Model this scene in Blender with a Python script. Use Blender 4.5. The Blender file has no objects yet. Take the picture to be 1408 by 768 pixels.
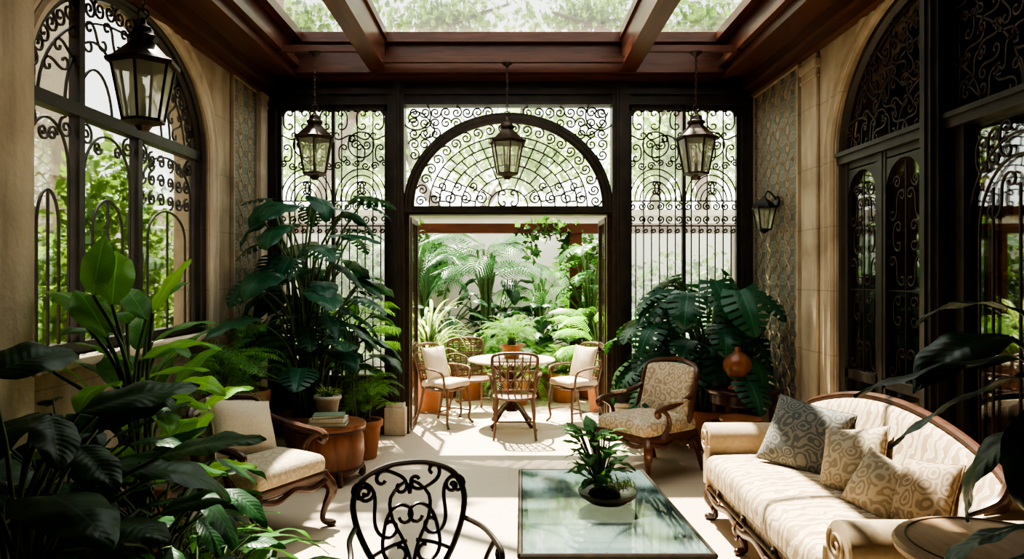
import bpy, math, random
import numpy as np
from math import pi, sin, cos, radians, sqrt, atan2
from mathutils import Matrix, Vector
random.seed(7); rng=np.random.default_rng(7)
U=random.uniform
# ------------------------------------------------------------------ mesh builder
class MB:
    def __init__(s): s.V=[];s.F=[];s.M=[];s.UV=[];s.n=0;s.lim=None
    def add(s,V,F,m=0,uv=None,X=None):
        V=np.asarray(V,float)
        if X is not None:
            X=np.asarray(X); V=V@X[:3,:3].T+X[:3,3]
        F=[tuple(int(i)+s.n for i in f) for f in F]
        s.V.append(V); s.F+=F; s.M+=[m]*len(F)
        s.UV.append(np.asarray(uv,float) if uv is not None else np.zeros((len(V),2)))
        s.n+=len(V)
    def build(s,name,mats,loc=(0,0,0),rz=0,merge=False,sharp=40,scale=1,parent=None):
        V=np.concatenate(s.V)
        if s.lim is not None: V=np.clip(V,s.lim[0],s.lim[1])
        me=bpy.data.meshes.new(name)
        me.from_pydata(V.tolist(),[],s.F)
        me.polygons.foreach_set('material_index',s.M)
        uv=np.concatenate(s.UV)
        ul=me.uv_layers.new(name='UVMap')
        li=np.zeros(len(me.loops),dtype=np.int32); me.loops.foreach_get('vertex_index',li)
        ul.data.foreach_set('uv',uv[li].ravel())
        for m in mats: me.materials.append(m)
        me.polygons.foreach_set('use_smooth',[True]*len(me.polygons))
        try: me.set_sharp_from_angle(angle=radians(sharp))
        except Exception: pass
        me.update()
        o=bpy.data.objects.new(name,me); bpy.context.scene.collection.objects.link(o)
        o.location=loc; o.rotation_euler=(0,0,rz); o.scale=(scale,)*3
        if parent: o.parent=parent
        return o
def box(mb,c,h,m=0,X=None):
    x,y,z=h; V=np.array([[a*x,b*y,d*z] for a in(-1,1) for b in(-1,1) for d in(-1,1)])+np.array(c)
    F=[(0,1,3,2),(4,6,7,5),(0,4,5,1),(2,3,7,6),(0,2,6,4),(1,5,7,3)]
    mb.add(V,F,m,X=X)
def bx(mb,x0,x1,y0,y1,z0,z1,m=0): box(mb,((x0+x1)/2,(y0+y1)/2,(z0+z1)/2),(abs(x1-x0)/2,abs(y1-y0)/2,abs(z1-z0)/2),m)
def rbox(mb,c,h,r=.02,m=0,X=None,seg=2,crown=0,crownf=0,inner=1,fn=None):
    h=np.array(h,float); r=min(r,min(h)*.999)
    def samp(hh):
        th=[radians(45)*(k/seg) for k in range(seg,0,-1)]
        lo=[-(hh-r)-r*math.tan(t) for t in th]; hi=[-v for v in reversed(lo)]
        mid=list(np.linspace(-(hh-r),(hh-r),inner+1))
        return np.array(lo+mid+hi)
    S=[samp(v) for v in h]
    for ax in range(3):
        a,b=[(1,2),(2,0),(0,1)][ax]
        for sg in(-1,1):
            A,B=np.meshgrid(S[a],S[b],indexing='ij')
            P=np.zeros(A.shape+(3,)); P[...,a]=A;P[...,b]=B;P[...,ax]=sg*h[ax]
            P=P.reshape(-1,3); q=np.clip(P,-(h-r),(h-r)); d=P-q
            P=q+r*d/np.linalg.norm(d,axis=1)[:,None]
            if crown:
                f=np.clip(1-(P[:,0]/h[0])**2,0,1)**.6*np.clip(1-(P[:,1]/h[1])**2,0,1)**.6
                P[:,2]+=np.where(P[:,2]>0,crown*f,0)
            if crownf:
                f=np.clip(1-(P[:,0]/h[0])**2,0,1)**.6*np.clip(1-(P[:,2]/h[2])**2,0,1)**.6
                P[:,1]-=np.where(P[:,1]<0,crownf*f,0)
            if fn is not None: P=fn(P)
            P=P+np.array(c)
            na,nb=A.shape
            F=[]
            for i in range(na-1):
                for j in range(nb-1):
                    k=i*nb+j; f=(k,k+nb,k+nb+1,k+1)
                    F.append(f if sg>0 else f[::-1])
            mb.add(P,F,m,X=X)
def tube(mb,P,r,m=0,sides=6,closed=False,N=None,X=None,cap=True):
    P=np.array(P,float); n=len(P)
    r=np.full(n,float(r)) if np.isscalar(r) else np.interp(np.linspace(0,1,n),np.linspace(0,1,len(r)),r)
    if closed: T=np.roll(P,-1,0)-np.roll(P,1,0)
    else: T=np.gradient(P,axis=0)
    T/= (np.linalg.norm(T,axis=1)[:,None]+1e-12)
    if N is not None:
        A=np.tile(np.array(N,float),(n,1)); B=np.cross(T,A); B/=(np.linalg.norm(B,axis=1)[:,None]+1e-12)
    else:
        A=np.zeros((n,3)); t=T[0]; a=np.array([0,0,1.]) if abs(t[2])<.9 else np.array([1.,0,0])
        for i in range(n):
            a=a-T[i]*np.dot(a,T[i]); a/=np.linalg.norm(a)+1e-12; A[i]=a
        B=np.cross(T,A)
    an=np.arange(sides)/sides*2*pi+pi/sides
    V=P[:,None,:]+r[:,None,None]*(np.cos(an)[None,:,None]*A[:,None,:]+np.sin(an)[None,:,None]*B[:,None,:])
    V=V.reshape(-1,3); F=[]
    rr=n if closed else n-1
    for i in range(rr):
        i2=(i+1)%n
        for k in range(sides):
            k2=(k+1)%sides
            F.append((i*sides+k,i*sides+k2,i2*sides+k2,i2*sides+k))
    if not closed and cap:
        F.append(tuple(range(sides))[::-1]); F.append(tuple((n-1)*sides+k for k in range(sides)))
    mb.add(V,F,m,X=X)
def smooth(pts,n=6,closed=False):
    P=np.array(pts,float); out=[]; L=len(P)
    rng_=range(L) if closed else range(L-1)
    for i in rng_:
        if closed: p0,p1,p2,p3=P[(i-1)%L],P[i],P[(i+1)%L],P[(i+2)%L]
        else: p0,p1,p2,p3=P[max(i-1,0)],P[i],P[i+1],P[min(i+2,L-1)]
        for k in range(n):
            t=k/n; out.append(.5*((2*p1)+(-p0+p2)*t+(2*p0-5*p1+4*p2-p3)*t*t+(-p0+3*p1-3*p2+p3)*t**3))
    if not closed: out.append(P[-1])
    return np.array(out)
def lathe(mb,prof,c=(0,0,0),m=0,seg=24,X=None,sx=1,sy=1):
    V=[];F=[];n=len(prof)
    for (r,z) in prof:
        for k in range(seg):
            a=2*pi*k/seg; V.append((c[0]+r*cos(a)*sx,c[1]+r*sin(a)*sy,c[2]+z))
    for i in range(n-1):
        for k in range(seg):
            k2=(k+1)%seg; F.append((i*seg+k,i*seg+k2,(i+1)*seg+k2,(i+1)*seg+k))
    F.append(tuple(range(seg))[::-1]); F.append(tuple((n-1)*seg+k for k in range(seg)))
    mb.add(V,F,m,X=X)
def ball(mb,c,r,m=0,seg=12,sz=1):
    lathe(mb,[(max(r*sin(pi*k/8),1e-4),-r*sz*cos(pi*k/8)) for k in range(9)],c,m,seg)
def pillow(mb,c,w,h,t,m=0,X=None,n=12):
    u=np.sin(np.linspace(-1,1,n+1)*pi/2)
    A,B=np.meshgrid(u,u,indexing='ij'); a=A.ravel(); b=B.ravel()
    th=np.clip(1-a**2,0,1)**.45*np.clip(1-b**2,0,1)**.45*t/2
    th=th*(1+.10*np.sin(a*5+b*3)*np.cos(b*4-a*2))
    x=a*w/2*(1-.07*(1-b**2)); z=b*h/2*(1-.07*(1-a**2))
    XX=Matrix.Translation(c)@(X if X is not None else Matrix.Identity(4))
    for sg in(-1,1):
        V=np.stack([x,sg*th,z],1); F=[]
        for i in range(n):
            for j in range(n):
                k=i*(n+1)+j; f=(k,k+n+1,k+n+2,k+1); F.append(f if sg<0 else f[::-1])
        mb.add(V,F,m,X=np.array(XX))
    e=[(-1,s) for s in u]+[(s,1) for s in u[1:]]+[(1,s) for s in u[::-1][1:]]+[(s,-1) for s in u[::-1][1:-1]]
    P=[(q*w/2*(1-.07*(1-s**2)),0,s*h/2*(1-.07*(1-q**2))) for q,s in e]
    tube(mb,P,.006,m,4,closed=True,X=np.array(XX))
# 2D iron scroll tools
def scroll(cx,cz,size,rot=0,kind='S',A=6.0,p=2.0,n=34,mir=1):
    u=np.linspace(-1,1,n); th=A*(np.abs(u)**p)*(1 if kind=='S' else np.sign(u))
    P=np.cumsum(np.stack([np.cos(th),np.sin(th)],1),0)
    P-=(P.max(0)+P.min(0))/2
    e=P.max(0)-P.min(0); P*=size/max(e)
    P[:,1]*=mir
    c,s=cos(rot),sin(rot)
    return np.stack([cx+P[:,0]*c-P[:,1]*s,cz+P[:,0]*s+P[:,1]*c],1)
def spir(cx,cz,R,a0=0,turns=1.6,d=1,n=22):
    t=np.linspace(0,1,n); r=R*(1-.88*t); a=a0+d*turns*2*pi*t
    return np.stack([cx+r*np.cos(a),cz+r*np.sin(a)],1)
def arc(cx,cz,a,b,t0,t1,n=24):
    t=np.linspace(t0,t1,n); return np.stack([cx+a*np.cos(t),cz+b*np.sin(t)],1)
def seg2(x0,z0,x1,z1): return np.array([(x0,z0),(x1,z1)],float)
def iron(mb,polys,plane,off,r=.008,m=0,sides=4):
    for p in polys:
        p=np.asarray(p)
        if plane=='XZ': P=np.stack([p[:,0],np.full(len(p),off),p[:,1]],1); N=(0,1,0)
        else: P=np.stack([np.full(len(p),off),p[:,0],p[:,1]],1); N=(1,0,0)
        tube(mb,P,r,m,sides,N=N)
# ------------------------------------------------------------------ materials
def newmat(name):
    m=bpy.data.materials.new(name); m.use_nodes=True; nt=m.node_tree
    b=nt.nodes['Principled BSDF']; return m,nt,b
def nd(nt,t,**k):
    return nt.nodes.new(t)
def math_(nt,op,a,b=None,c=None):
    n=nt.nodes.new('ShaderNodeMath'); n.operation=op
    for i,v in enumerate((a,b,c)):
        if v is None: continue
        if isinstance(v,(int,float)): n.inputs[i].default_value=v
        else: nt.links.new(v,n.inputs[i])
    return n.outputs[0]
def mixc(nt,f,a,b):
    n=nt.nodes.new('ShaderNodeMix'); n.data_type='RGBA'
    for i,v in((0,f),(6,a),(7,b)):
        if isinstance(v,(int,float)): n.inputs[i].default_value=v
        elif isinstance(v,(tuple,list)): n.inputs[i].default_value=(*v[:3],1)
        else: nt.links.new(v,n.inputs[i])
    return n.outputs[2]
def ramp(nt,f,pts):
    n=nt.nodes.new('ShaderNodeValToRGB'); cr=n.color_ramp
    while len(cr.elements)>len(pts): cr.elements.remove(cr.elements[-1])
    while len(cr.elements)<len(pts): cr.elements.new(.5)
    for e,(p,c) in zip(cr.elements,pts):
        e.position=p; e.color=(*c,1) if isinstance(c,(tuple,list)) else (c,c,c,1)
    nt.links.new(f,n.inputs[0]); return n.outputs[0]
def coords(nt,scale=(1,1,1),rot=(0,0,0)):
    t=nt.nodes.new('ShaderNodeTexCoord'); mp=nt.nodes.new('ShaderNodeMapping')
    mp.inputs['Scale'].default_value=scale; mp.inputs['Rotation'].default_value=rot
    nt.links.new(t.outputs['Object'],mp.inputs[0]); return mp.outputs[0]
def noise(nt,v,s,det=4,dist=0):
    n=nd(nt,'ShaderNodeTexNoise'); n.inputs['Scale'].default_value=s; n.inputs['Detail'].default_value=det; n.inputs['Distortion'].default_value=dist
    nt.links.new(v,n.inputs['Vector']); return n.outputs['Fac']
def bump(nt,b,h,st,dist=.01):
    n=nd(nt,'ShaderNodeBump'); n.inputs['Strength'].default_value=st; n.inputs['Distance'].default_value=dist
    nt.links.new(h,n.inputs['Height']); nt.links.new(n.outputs[0],b.inputs['Normal'])
def simple(name,c1,c2,rough=.5,ns=6,sc=(1,1,1),metal=0,bs=0,bsc=60,spec=.5,dist=0):
    m,nt,b=newmat(name); v=coords(nt,sc)
    f=noise(nt,v,ns,5,dist); nt.links.new(mixc(nt,ramp(nt,f,[(.3,0.),(.7,1.)]),c1,c2),b.inputs['Base Color'])
    b.inputs['Roughness'].default_value=rough; b.inputs['Metallic'].default_value=metal
    b.inputs['Specular IOR Level'].default_value=spec
    if bs: bump(nt,b,noise(nt,coords(nt),bsc,3),bs)
    return m
def stonemat(name,c1,c2,joints=True):
    m,nt,b=newmat(name); v=coords(nt)
    f=ramp(nt,noise(nt,v,2.2,8,.6),[(.32,0.),(.68,1.)]); col=mixc(nt,f,c1,c2)
    st=ramp(nt,noise(nt,coords(nt,(5,5,.6)),2.0,6),[(.45,0.),(.72,1.)]); col=mixc(nt,math_(nt,'MULTIPLY',st,.4),col,tuple(x*.5 for x in c1))
    h=noise(nt,v,30,4)
    if joints:
        s=nd(nt,'ShaderNodeSeparateXYZ'); nt.links.new(v,s.inputs[0])
        z=math_(nt,'FRACT',math_(nt,'MULTIPLY',s.outputs[2],1.9)); j=math_(nt,'LESS_THAN',z,.014)
        col=mixc(nt,math_(nt,'MULTIPLY',j,.5),col,tuple(x*.5 for x in c1))
        h=math_(nt,'SUBTRACT',h,j)
    nt.links.new(col,b.inputs['Base Color']); b.inputs['Roughness'].default_value=.85; bump(nt,b,h,.4,.012); return m
STONE=stonemat('limestone',(.33,.25,.165),(.53,.435,.32))
STONEP=stonemat('pale_stone',(.45,.365,.27),(.62,.53,.41),False)
MAHO=simple('mahogany',(.06,.019,.010),(.14,.046,.022),.30,4,sc=(6,.5,6),dist=1)
MAHOX=simple('mahogany_cross',(.055,.018,.010),(.12,.040,.020),.30,4,sc=(.5,6,6),dist=1)
BRONZE=simple('dark_bronze_paint',(.021,.015,.010),(.046,.033,.022),.42,8,spec=.5)
IRON=simple('wrought_iron',(.014,.010,.008),(.035,.022,.015),.4,20,metal=.3)
BRIRON=simple('bronze_iron',(.030,.018,.011),(.075,.042,.024),.4,20,metal=.4)
WOODD=simple('dark_walnut',(.030,.012,.007),(.085,.034,.018),.3,5,sc=(2,2,8),dist=1)
WOODC=simple('carved_chair_wood',(.055,.020,.010),(.125,.050,.024),.3,5,sc=(2,2,8),dist=1)
WOODR=simple('red_wood',(.15,.05,.022),(.30,.11,.048),.35,5,sc=(3,3,.8),dist=1)
WOODT=simple('tan_wood',(.22,.135,.07),(.34,.22,.125),.4,5,sc=(6,1,1),dist=1)
RATTAN=simple('rattan',(.08,.040,.022),(.17,.09,.05),.45,30,bs=.4,bsc=120)
TERRA=simple('terracotta',(.30,.115,.055),(.44,.19,.10),.8,6,bs=.2)
SOIL=simple('soil',(.02,.013,.008),(.05,.03,.02),.95,40,bs=.6)
CREAM=simple('cream_linen',(.48,.39,.285),(.58,.49,.37),.9,90,bs=.2,bsc=300)
WHITEW=simple('white_plaster',(.70,.66,.58),(.80,.77,.70),.9,2,bs=.2)
TANW=simple('tan_plaster',(.36,.30,.22),(.46,.39,.29),.9,2,bs=.2)
CERAM=simple('grey_ceramic',(.40,.36,.30),(.55,.50,.42),.5,15)
BOWLM=simple('bowl_bronze',(.10,.085,.07),(.2,.17,.14),.35,15)
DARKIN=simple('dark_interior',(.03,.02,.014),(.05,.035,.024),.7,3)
BRASS=simple('aged_brass',(.30,.19,.08),(.42,.28,.12),.35,10,metal=.9)
PAPER=simple('paper',(.6,.55,.45),(.7,.66,.55),.9,60)
BOOKG=simple('book_green',(.12,.16,.11),(.16,.2,.14),.7,40)
BARK=simple('bark',(.08,.055,.035),(.16,.11,.07),.9,15,bs=.6,bsc=30)
CANDLE=simple('candle_wax',(.75,.68,.5),(.8,.74,.58),.6,10)
FLOOR,nt,b=newmat('limestone_floor'); v=coords(nt)
br=nd(nt,'ShaderNodeTexBrick'); br.offset=.5; nt.links.new(v,br.inputs['Vector'])
br.inputs['Scale'].default_value=1; br.inputs['Brick Width'].default_value=1.2; br.inputs['Row Height'].default_value=1.2; br.inputs['Mortar Size'].default_value=.003
br.inputs['Color1'].default_value=(.53,.43,.32,1); br.inputs['Color2'].default_value=(.57,.47,.36,1); br.inputs['Mortar'].default_value=(.43,.34,.25,1)
nt.links.new(mixc(nt,math_(nt,'MULTIPLY',noise(nt,v,2.5,6),.4),br.outputs['Color'],(.38,.30,.215)),b.inputs['Base Color'])
b.inputs['Roughness'].default_value=.42
def glassmat(name,tint,gl,haze=0,rough=.02,hc=(.9,.95,.95)):
    m=bpy.data.materials.new(name); m.use_nodes=True; nt=m.node_tree; nt.nodes.clear()
    o=nd(nt,'ShaderNodeOutputMaterial'); t=nd(nt,'ShaderNodeBsdfTransparent'); t.inputs[0].default_value=(*tint,1)
    g=nd(nt,'ShaderNodeBsdfGlossy'); g.inputs['Roughness'].default_value=rough
    lw=nd(nt,'ShaderNodeLayerWeight'); lw.inputs[0].default_value=.25
    mx=nd(nt,'ShaderNodeMixShader'); nt.links.new(math_(nt,'MULTIPLY_ADD',lw.outputs['Fresnel'],.6,gl),mx.inputs[0])
    nt.links.new(t.outputs[0],mx.inputs[1]); nt.links.new(g.outputs[0],mx.inputs[2]); out=mx.outputs[0]
    if haze:
        tr=nd(nt,'ShaderNodeBsdfTranslucent'); tr.inputs[0].default_value=(*hc,1)
        m2=nd(nt,'ShaderNodeMixShader'); m2.inputs[0].default_value=haze
        nt.links.new(out,m2.inputs[1]); nt.links.new(tr.outputs[0],m2.inputs[2]); out=m2.outputs[0]
    nt.links.new(out,o.inputs[0]); return m
GLASS=glassmat('window_glass',(.95,.97,.96),.02)
GLASSH=glassmat('old_wavy_glass',(.96,.98,.96),.02,.05)
SKYGL=glassmat('skylight_glass',(.95,.98,.97),.02,.012)
LANTGL=glassmat('lantern_glass',(.85,.85,.78),.05,.32,.1,(.95,.92,.82))
TABGL,nt,b=newmat('table_glass'); b.inputs['Roughness'].default_value=.05; b.inputs['IOR'].default_value=1.8
nt.links.new(mixc(nt,noise(nt,coords(nt),1.5,2),(.08,.12,.125),(.14,.185,.19)),b.inputs['Base Color'])
tr_=nd(nt,'ShaderNodeBsdfTransparent'); tr_.inputs[0].default_value=(.62,.74,.73,1); mx_=nd(nt,'ShaderNodeMixShader'); mx_.inputs[0].default_value=.36
nt.links.new(b.outputs[0],mx_.inputs[1]); nt.links.new(tr_.outputs[0],mx_.inputs[2]); nt.links.new(mx_.outputs[0],nt.nodes['Material Output'].inputs[0])
def leafmat(name,c1,c2,trans=.3,rough=.35,veins=True,vc=None):
    m,nt,b=newmat(name); g=nd(nt,'ShaderNodeNewGeometry')
    col=mixc(nt,g.outputs['Random Per Island'],c1,c2)
    if veins:
        t=nt.nodes.new('ShaderNodeTexCoord'); s=nd(nt,'ShaderNodeSeparateXYZ'); nt.links.new(t.outputs['UV'],s.inputs[0])
        a=math_(nt,'ABSOLUTE',math_(nt,'SUBTRACT',s.outputs[0],.5))
        mid=math_(nt,'LESS_THAN',a,.018)
        lat=math_(nt,'FRACT',math_(nt,'SUBTRACT',math_(nt,'MULTIPLY',s.outputs[1],12),math_(nt,'MULTIPLY',a,4)))
        lv=ramp(nt,lat,[(0.,1.),(.12,0.)])
        f=math_(nt,'MAXIMUM',math_(nt,'MULTIPLY',mid,.7),math_(nt,'MULTIPLY',lv,.22))
        vcc=vc or tuple(min(1,x*2.0+.01) for x in c2)
        col=mixc(nt,f,col,vcc)
        bump(nt,b,math_(nt,'ABSOLUTE',math_(nt,'SUBTRACT',lat,.5)),.16,.01)
    nt.links.new(col,b.inputs['Base Color']); b.inputs['Roughness'].default_value=rough
    b.inputs['Specular IOR Level'].default_value=.38
    tr=nd(nt,'ShaderNodeBsdfTranslucent'); nt.links.new(mixc(nt,.5,col,(min(1,c2[0]*2.5),min(1,c2[1]*2.2),c2[2])),tr.inputs[0])
    mx=nd(nt,'ShaderNodeMixShader'); mx.inputs[0].default_value=trans
    nt.links.new(b.outputs[0],mx.inputs[1]); nt.links.new(tr.outputs[0],mx.inputs[2])
    nt.links.new(mx.outputs[0],nt.nodes['Material Output'].inputs[0]); return m
L_DARK=leafmat('leaf_dark',(.012,.052,.016),(.030,.10,.028),.2,.38)
L_RUB=leafmat('leaf_rubber',(.008,.040,.024),(.016,.062,.036),.08,.36)
L_MID=leafmat('leaf_mid',(.028,.105,.020),(.065,.19,.036),.32,.38)
L_BRT=leafmat('leaf_bright',(.08,.24,.03),(.17,.39,.055),.45,.36)
L_TEAL=leafmat('leaf_teal',(.009,.052,.027),(.022,.092,.042),.18,.35)
L_FERN=leafmat('fern_green',(.05,.15,.03),(.12,.27,.06),.38,.5,False)
L_PALE=leafmat('leaf_pale',(.16,.32,.08),(.34,.47,.17),.4,.4,False)
L_TREE=leafmat('tree_leaf',(.08,.17,.05),(.18,.30,.10),.45,.5,False)
L_TREEP=leafmat('tree_leaf_pale',(.12,.22,.08),(.26,.38,.17),.5,.5,False)
L_HEDGE=leafmat('hedge_leaf',(.025,.085,.02),(.09,.20,.05),.35,.5,False)
STEM=simple('plant_stem',(.05,.10,.03),(.09,.15,.05),.5,20)
def fabric_flame():
    m,nt,b=newmat('flame_damask_fabric')
    v0=coords(nt,(1.2,1.2,1.2)); n=nd(nt,'ShaderNodeTexNoise'); n.inputs['Scale'].default_value=5.5; n.inputs['Detail'].default_value=2; nt.links.new(v0,n.inputs['Vector'])
    add=nd(nt,'ShaderNodeVectorMath'); add.operation='MULTIPLY_ADD'; nt.links.new(n.outputs['Color'],add.inputs[0]); add.inputs[1].default_value=(.24,.24,.24); nt.links.new(v0,add.inputs[2])
    w=nd(nt,'ShaderNodeTexWave'); w.wave_type='BANDS'; w.bands_direction='X'; w.inputs['Scale'].default_value=3.4; w.inputs['Distortion'].default_value=5; w.inputs['Detail'].default_value=3; w.inputs['Detail Scale'].default_value=2.5
    nt.links.new(add.outputs[0],w.inputs['Vector'])
    f=ramp(nt,w.outputs['Fac'],[(.40,0.),(.50,1.),(.80,1.),(.88,.55)])
    nt.links.new(mixc(nt,f,(.29,.20,.125),(.53,.44,.33)),b.inputs['Base Color']); b.inputs['Roughness'].default_value=.75
    bump(nt,b,f,.15,.004); return m
def fabric_vor(name,c1,c2,sc,rings,thr=.5):
    m,nt,b=newmat(name); v0=coords(nt)
    n=nd(nt,'ShaderNodeTexNoise'); n.inputs['Scale'].default_value=9; nt.links.new(v0,n.inputs['Vector'])
    add=nd(nt,'ShaderNodeVectorMath'); add.operation='MULTIPLY_ADD'; nt.links.new(n.outputs['Color'],add.inputs[0]); add.inputs[1].default_value=(.06,.06,.06); nt.links.new(v0,add.inputs[2])
    vo=nd(nt,'ShaderNodeTexVoronoi'); vo.inputs['Scale'].default_value=sc; nt.links.new(add.outputs[0],vo.inputs['Vector'])
    f=math_(nt,'FRACT',math_(nt,'MULTIPLY',vo.outputs['Distance'],rings)); f=ramp(nt,f,[(thr-.06,0.),(thr+.06,1.)])
    nt.links.new(mixc(nt,f,c1,c2),b.inputs['Base Color']); b.inputs['Roughness'].default_value=.85
    bump(nt,b,f,.2,.003); return m
FLAME=fabric_flame()
PAIS=fabric_vor('blue_grey_paisley',(.10,.105,.10),(.21,.195,.165),12,4)
SCRL=fabric_vor('beige_scroll_fabric',(.30,.23,.155),(.45,.37,.27),14,3)
SCRT=fabric_vor('tan_scroll_fabric',(.20,.14,.09),(.33,.25,.17),14,3)
DAMASK=fabric_vor('damask_fabric',(.36,.26,.165),(.52,.425,.305),14,2.6)
OATM=fabric_vor('oatmeal_weave',(.37,.295,.21),(.45,.37,.27),16,2.2)
SOFAP=simple('sofa_arm_fabric',(.38,.28,.18),(.45,.345,.23),.7,30,bs=.1,bsc=200)
def tilemat(name):
    m,nt,b=newmat(name); t=nt.nodes.new('ShaderNodeTexCoord'); s=nd(nt,'ShaderNodeSeparateXYZ'); nt.links.new(t.outputs['Object'],s.inputs[0])
    u=math_(nt,'MULTIPLY',s.outputs[1],4.0); w=math_(nt,'MULTIPLY',s.outputs[2],3.0*2*pi)
    sn=math_(nt,'MULTIPLY',math_(nt,'SINE',w),.25)
    a=math_(nt,'ABSOLUTE',math_(nt,'SUBTRACT',math_(nt,'FRACT',math_(nt,'ADD',u,sn)),.5))
    c=math_(nt,'ABSOLUTE',math_(nt,'SUBTRACT',math_(nt,'FRACT',math_(nt,'SUBTRACT',u,sn)),.5))
    d=math_(nt,'MINIMUM',a,c); line=ramp(nt,d,[(.05,1.),(.08,0.)])
    d2=math_(nt,'FRACT',math_(nt,'MULTIPLY',math_(nt,'ADD',a,c),4)); l2=ramp(nt,d2,[(.42,0.),(.5,1.)])
    col=mixc(nt,l2,(.08,.095,.095),(.29,.20,.12)); col=mixc(nt,math_(nt,'MULTIPLY',noise(nt,coords(nt),9,3),.45),col,(.15,.18,.185))
    col=mixc(nt,line,col,(.40,.31,.21)); nt.links.new(col,b.inputs['Base Color']); b.inputs['Roughness'].default_value=.5
    bump(nt,b,math_(nt,'ADD',line,math_(nt,'MULTIPLY',l2,.5)),.6,.012); return m
TILE=tilemat('ogee_tile')
RELIEF=simple('tile_relief',(.29,.21,.13),(.45,.35,.235),.55,8)
# ------------------------------------------------------------------ ROOM
XW=2.65; YB=7.9; ZC=3.8
mb=MB(); bx(mb,-3.0,3.0,-1.5,8.05,-.12,0); mb.build('floor',[FLOOR])
mb=MB(); bx(mb,-9,9,8.05,20,-.12,-.0); bx(mb,-9,-3.0,-1.5,8.05,-.12,0); mb.build('patio_ground',[STONEP])
def arch_wall(name,X0,X1,y0,y1,z1,c,a,spring,rise,sill):
    mb=MB(); bx(mb,X0,X1,y0,c-a,0,z1); bx(mb,X0,X1,c+a,y1,0,z1)
    if sill>0: bx(mb,X0,X1,c-a,c+a,0,sill)
    n=28; t=np.linspace(0,pi,n+1); Y=c-a*np.cos(t); Z=spring+rise*np.sin(t)
    V=[];F=[]
    for x in(X0,X1):
        for y,z in zip(Y,Z): V.append((x,y,z))
        for y in Y: V.append((x,y,z1))
    m=n+1
    for i in range(n):
        F.append((i,i+1,m+i+1,m+i)); F.append((2*m+i,3*m+i,3*m+i+1,2*m+i+1)); F.append((i,2*m+i,2*m+i+1,i+1)); F.append((m+i,m+i+1,3*m+i+1,3*m+i))
    mb.add(V,F); return mb
LC,LA,LS,LR=5.2,1.2,2.75,.90
arch_wall('wall_left',-XW-.3,-XW,-1.5,8.05,ZC+.5,LC,LA,LS,LR,1.22).build('wall_left',[STONE],sharp=30)
RC,RA,RS,RR=4.62,1.28,2.68,1.0
arch_wall('wall_right',XW,XW+.3,-1.5,8.05,ZC+.5,RC,RA,RS,RR,0).build('wall_right',[STONE],sharp=30)
mb=MB(); bx(mb,-3,3,-1.8,-1.5,0,4.3); mb.build('wall_front',[STONE])
def archivolt(name,x,c,a,sp,ri,zb,mats):
    mb=MB()
    for off,r in((.05,.035),(.11,.022),(.17,.03)):
        p=[(c-a-off,zb)]+[tuple(q) for q in arc(c,sp,a+off,ri+off,pi,0,36)]+[(c+a+off,zb)]
        tube(mb,[(x,y,z) for y,z in p],r,0,8,N=(1,0,0))
    return mb.build(name,mats)
archivolt('trim_1',-XW,LC,LA,LS,LR-.03,1.0,[STONEP]); archivolt('trim_2',XW,RC,RA,RS,RR-.04,0.0,[STONE])
def pilaster(name,x0,x1,y0,y1,ztop,mt=STONEP):
    mb=MB(); cx,cy=(x0+x1)/2,(y0+y1)/2; hx,hy=abs(x1-x0)/2,(y1-y0)/2
    rbox(mb,(cx,cy,ztop/2),(hx,hy,ztop/2),.012)
    rbox(mb,(cx,cy,.14),(hx+.03,hy+.03,.14),.012); rbox(mb,(cx,cy,ztop-.09),(hx+.015,hy+.02,.04),.012); rbox(mb,(cx,cy,ztop-.20),(hx+.01,hy+.01,.015),.008)
    return mb.build(name,[mt])
pilaster('trim_3',-XW,-XW+.09,3.64,3.93,3.70)
pilaster('trim_4',-XW,-XW+.07,7.58,7.82,3.70)
pilaster('trim_5',XW-.035,XW,6.20,6.52,3.62,STONE)
def tilepanel(name,x,s,y0,y1,z0,z1):
    mb=MB(); bx(mb,x,x+s*.02,y0,y1,z0,z1,0); X=x+s*.022
    polys=[]; zz=np.linspace(z0,z1,110)
    for k in range(int(y0*4)-2,int(y1*4)+3):
        for sg in(-1,1):
            yy=(k+.5)/4+sg*.25*np.sin(zz*3*2*pi)/4
            ok=(yy>y0)&(yy<y1); run=[]
            for y,z,o in zip(yy,zz,ok):
                if o: run.append((y,z))
                else:
                    if len(run)>2: polys.append(run)
                    run=[]
            if len(run)>2: polys.append(run)
    for y in np.arange(math.ceil(y0*8)/8,y1,.125):
        for j,z in enumerate(np.arange(z0+.1,z1-.05,1/6.)):
            if (int(round(y*8))+j)%2==0 and y0+.05<y<y1-.05: polys.append(spir(y,z,.035,0,1.3,1,12))
    iron(mb,polys,'YZ',X,.0065,2)
    fr=[(X,y0,z0),(X,y0,z1),(X,y1,z1),(X,y1,z0)]
    for a,b in((0,1),(1,2),(2,3),(3,0)): tube(mb,[fr[a],fr[b]],.022,1,4)
    mb.build(name,[TILE,STONE,RELIEF])
tilepanel('wall_tile_panel',-XW,1,6.92,7.55,.5,3.62)
tilepanel('wall_tile_panel',XW,-1,6.6,7.80,.35,3.62)
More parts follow.
